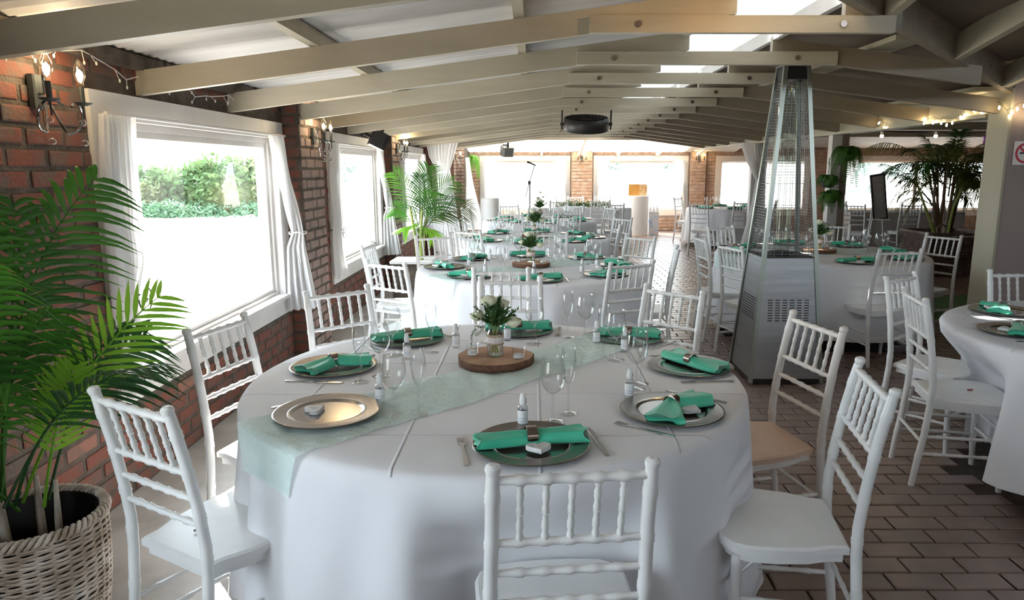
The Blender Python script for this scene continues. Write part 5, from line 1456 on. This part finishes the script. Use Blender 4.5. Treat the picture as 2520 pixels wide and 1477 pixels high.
# ------------------------------------------------------------------ far room objects
e = empty('head_table', (.95, 14.9, 0)); tag(e, 'long head table at the far end in a white cloth', 'table')
m = MB(); m.box(-1.0, 1.0, -.4, .4, .72, .75); m.build('tabletop', M['wood'], e, smooth=False)
for sx in (-.9, .9):
    for sy in (-.33, .33): m = MB(); m.tube([(sx, sy, 0), (sx, sy, .72)], .02, 8); m.build('leg', M['dark_grey'], e)
m = MB()
def hc(u, v):
    pts = [(-1.05, -.44), (1.05, -.44), (1.05, .44), (-1.05, .44), (-1.05, -.44)]; k = min(3, int(u * 4)); f_ = u * 4 - k
    x = lerp(pts[k][0], pts[k + 1][0], f_); y = lerp(pts[k][1], pts[k + 1][1], f_); g = 1 + (.025 * sin(u * 90) + .02) * v
    return (x * g, y * g, .757 - .66 * v)
m.grid(200, 8, hc); m.box(-1.05, 1.05, -.44, .44, .752, .758)
o = m.build('tablecloth', M['cloth'], loc=(.95, 14.9, 0)); tag(o, 'white cloth over the long far head table', 'tablecloth')
g = empty('flower_garland', (1.05, 14.75, .76)); tag(g, 'low green and cream flower garland along the far head table', 'garland')
m = MB()
for k in range(1500):
    p = Vector((rp.uniform(-.6, .55), rp.gauss(0, .07), abs(rp.gauss(.04, .04)))); d = Vector((rp.uniform(-1, 1), rp.uniform(-1, 1), rp.uniform(-.2, 1))).normalized() * .045; sd = d.cross(Vector((.2, .4, 1))).normalized() * .011
    m.add([p, p + d * .5 + sd, p + d, p + d * .5 - sd], [(0, 1, 2, 3)])
m.build('garland_leaves', M['sprig'], g, smooth=False)['kind'] = 'stuff'
for k in range(12):
    m = MB(); m.ball((-.5 + k * .09, rp.uniform(-.09, .0), .09 + rp.uniform(-.02, .03)), .026, 8, 6); m.build('blossom', M['rose'], g)
def plinth(x, y, r_, h, label):
    e = empty('round_plinth', (x, y, 0)); tag(e, label, 'plinth'); m = MB(); m.lathe([(r_, 0), (r_, h - .01), (r_ - .01, h), (.0001, h)], 40); m.build('drum', M['plinth'], e)
    m = MB(); m.lathe([(r_ + .006, 0), (r_ + .006, .03), (r_, .032)], 40); m.build('foot_band', M['trim_far'], e)
plinth(-.78, 12.9, .165, 1.02, 'white cylindrical plinth left of the microphone stand')
plinth(2.44, 16.6, .25, .93, 'white cylindrical plinth with an orange box, before the middle far window')
e = empty('orange_box', (2.42, 16.6, .93)); tag(e, 'orange box with a pale picture, standing on the far plinth', 'box')
m = MB(); m.box(-.205, .04, -.06, .06, 0, .26); m.build('box_side', M['amber'], e, smooth=False)
m = MB(); m.box(.04, .215, -.07, .05, 0, .26); m.build('box_flap', noisy(principled('amber_picture', (.75, .5, .25), .5), [(.62, .30, .08), (.80, .62, .38)], 14, 4), e, smooth=False)
e = empty('bottle_pack', (2.83, 16.75, 0)); tag(e, 'shrink-wrapped blue pack of water bottles beside the far plinth', 'bottle pack')
m = MB(); m.box(-.12, .12, -.1, .1, 0, .55); m.build('wrap', M['bottle_blue'], e, smooth=False)
m = MB()
for i in range(3):
    for j in range(2): m.lathe([(.036, .55), (.036, .60), (.014, .66), (.014, .69), (.0001, .69)], 10, (-.08 + i * .08, -.045 + j * .09, 0))
m.build('bottle_tops', M['white_plastic'], e)
e = empty('serving_table', (6.9, 13.5, 0)); tag(e, 'long side-room table covered by a grey cloth', 'table')
m = MB(); m.box(-1.0, 1.0, -.42, .42, .70, .75); m.build('tabletop', M['wood'], e, smooth=False)
m = MB()
m.grid(160, 6, lambda u, v: tuple(Vector(hc(u, v))))
m.box(-1.05, 1.05, -.44, .44, .752, .758); o = m.build('tablecloth', M['grey_cloth'], loc=(6.9, 13.5, 0)); tag(o, 'grey cloth over the long side-room table', 'tablecloth')
# menu board on a slim easel
e = empty('menu_board', (4.62, 9.6, 0)); tag(e, 'tilted black-framed menu board on a slim white easel in the side room', 'sign')
bd = MB(); bd.box(-.082, .082, -.006, .006, -.29, .29)
mt = Matrix.Translation((.03, 0, 1.17)) @ Matrix.Rotation(math.radians(8), 4, 'Y') @ Matrix.Rotation(math.radians(-12), 4, 'X')
mt = Matrix.Translation((.03, 0, 1.17)) @ Matrix.Rotation(math.radians(-9), 4, 'Y')
bd.xf(mt); bd.build('menu_sheet', M['slate'], e, smooth=False)
for x0, x1, z0, z1 in ((-.098, -.080, -.30, .30), (.080, .098, -.30, .30), (-.098, .098, .285, .31), (-.098, .098, -.31, -.285)):
    m = MB(); m.box(x0, x1, -.014, .010, z0, z1); m.xf(mt); m.build('frame_bar', M['black'], e, smooth=False)
m = MB()
for k, (z, w_) in enumerate(((.16, .11), (.125, .10), (.07, .09), (.035, .11), (.0, .08), (-.05, .11), (-.08, .10), (-.12, .06))):
    m.tube([(-w_ / 2 + w_ * i / 12, -.008, z + .006 * sin(i * 1.9 + k)) for i in range(13)], .0022, 4)
m.xf(mt); m.build('chalk_writing', M['chalk'], e)
for s in (-1, 1):
    m = MB(); m.tube([(s * .03 + .02, .02, 1.45), (s * .16 + .05, .02 + .0, 0)], .008, 6); m.build('easel_leg', M['white_plastic'], e)
m = MB(); m.tube([(.03, .02, 1.45), (.05, .35, 0)], .008, 6); m.build('easel_leg', M['white_plastic'], e)
m = MB(); m.bar((-.10, -.01, .87), (.20, -.01, .87), .02, .02); m.build('easel_ledge', M['white_plastic'], e, smooth=False)
# no-smoking sign and alarm on the mauve pillar
e = empty('no_smoking_sign', (3.742, 5.492, 1.665)); tag(e, 'square white no smoking sign with a red barred circle', 'sign')
m = MB(); m.box(-.088, .088, -.004, 0, -.088, .088); m.build('sign_plate', M['sign_white'], e, smooth=False)
m = MB(); N = 48
vs = []; fs = []
for r_, y_ in ((.060, -.0045), (.060, -.0062), (.076, -.0062), (.076, -.0045)):
    vs += [(r_ * cos(2 * PI * k / N), y_, r_ * sin(2 * PI * k / N)) for k in range(N)]
for i in range(3): fs += [(i * N + k, i * N + (k + 1) % N, (i + 1) * N + (k + 1) % N, (i + 1) * N + k) for k in range(N)]
m.add(vs, fs); a = .046; m.bar((-a, -.0055, a), (a, -.0055, -a), .014, .0015, (0, 1, 0)); m.build('prohibition_circle', M['sign_red'], e, smooth=False)
m = MB(); m.box(-.042, .026, -.0052, -.0045, -.007, .007); m.box(.030, .040, -.0052, -.0045, -.007, .007)
m.tube([(.034, -.005, .012), (.040, -.005, .022), (.032, -.005, .032)], .003, 4); m.build('cigarette_symbol', M['sign_black'], e, smooth=False)
e = empty('alarm_box', (3.93, 5.49, 1.90)); tag(e, 'dark box mounted high on the mauve pillar above the sign', 'alarm box')
m = MB(); m.box(-.035, .075, -.05, 0, -.08, .10); m.build('housing', M['dark_grey'], e, smooth=False)
m = MB(); m.box(-.02, .06, -.055, -.05, -.06, .08); m.build('cover', M['black'], e, smooth=False)

# ------------------------------------------------------------------ fairy lights and festoon
def fairy(name, pts, nb, label, lit=True, jag=.03, bulb=.006, seed=1):
    rnd = random.Random(seed); e = empty(name); tag(e, label, 'string lights')
    P = [Vector(p) for p in pts]; w_ = []; bs = []
    per = nb // (len(P) - 1) + 1
    for i in range(len(P) - 1):
        for k in range(per):
            p = P[i].lerp(P[i + 1], k / per) + Vector((rnd.uniform(-jag, jag) * .4, rnd.uniform(-jag, jag), rnd.uniform(-jag, jag))); w_.append(p)
            b = p + Vector((rnd.uniform(-.02, .02), rnd.uniform(-.03, .03), -rnd.uniform(.02, .05))); bs.append((p, b))
    w_.append(P[-1]); m = MB(); m.tube(w_, .0024, 4); 
    for p, b in bs: m.tube([p, b], .0016, 4)
    m.build('cable', M['wire'] if lit else M['trim'], e)
    for p, b in bs:
        m = MB(); m.ball(tuple(b), bulb, 6, 5, 1, 1, 1.8); m.build('bulb', M['fairy'] if lit else M['fairy_off'], e)
fairy('fairy_lights', [(-1.90, 2.55, 2.0), (-1.88, 2.95, 2.03), (-1.88, 3.5, 1.98)], 9, 'unlit fairy lights clipped along the wall head above the near window', False, .04, .005, 1)
fairy('fairy_lights', [(-1.88, 3.75, 2.0), (-1.88, 4.2, 1.96), (-1.88, 4.6, 1.97)], 7, 'unlit fairy lights between the rafters over the near window', False, .03, .005, 2)
fairy('fairy_lights', [(3.57, 6.6, 2.02), (3.56, 6.35, 1.96), (3.56, 6.0, 2.02), (3.57, 5.75, 2.06), (3.57, 5.45, 2.0), (3.74, 5.42, 1.99)], 15, 'warm lit fairy lights draped on the cream beam by the white pillar board', True, .035, .0085, 3)
fairy('fairy_lights', [(3.56, 7.5, 2.04), (3.56, 7.3, 2.0)], 3, 'short end of fairy lights further along the cream beam', True, .02, .006, 4)
e = empty('festoon_lights'); tag(e, 'festoon cable with three round warm bulbs across the side room', 'string lights')
m = MB(); m.tube([(3.9, 9.0, 2.02), (5.2, 9.0, 1.98), (7.0, 9.0, 1.99)], .006, 5); m.build('cable', M['black'], e)
for x in (4.33, 5.0, 5.66):
    m = MB(); m.ball((x, 9.0, 1.945), .022, 10, 8); m.build('bulb', M['fairy'], e)
    m = MB(); m.lathe([(.016, 1.96), (.018, 2.0), (.0001, 2.002)], 10, (x, 9.0, 0)); m.build('socket', M['trim'], e)
# drop prototypes that were never placed
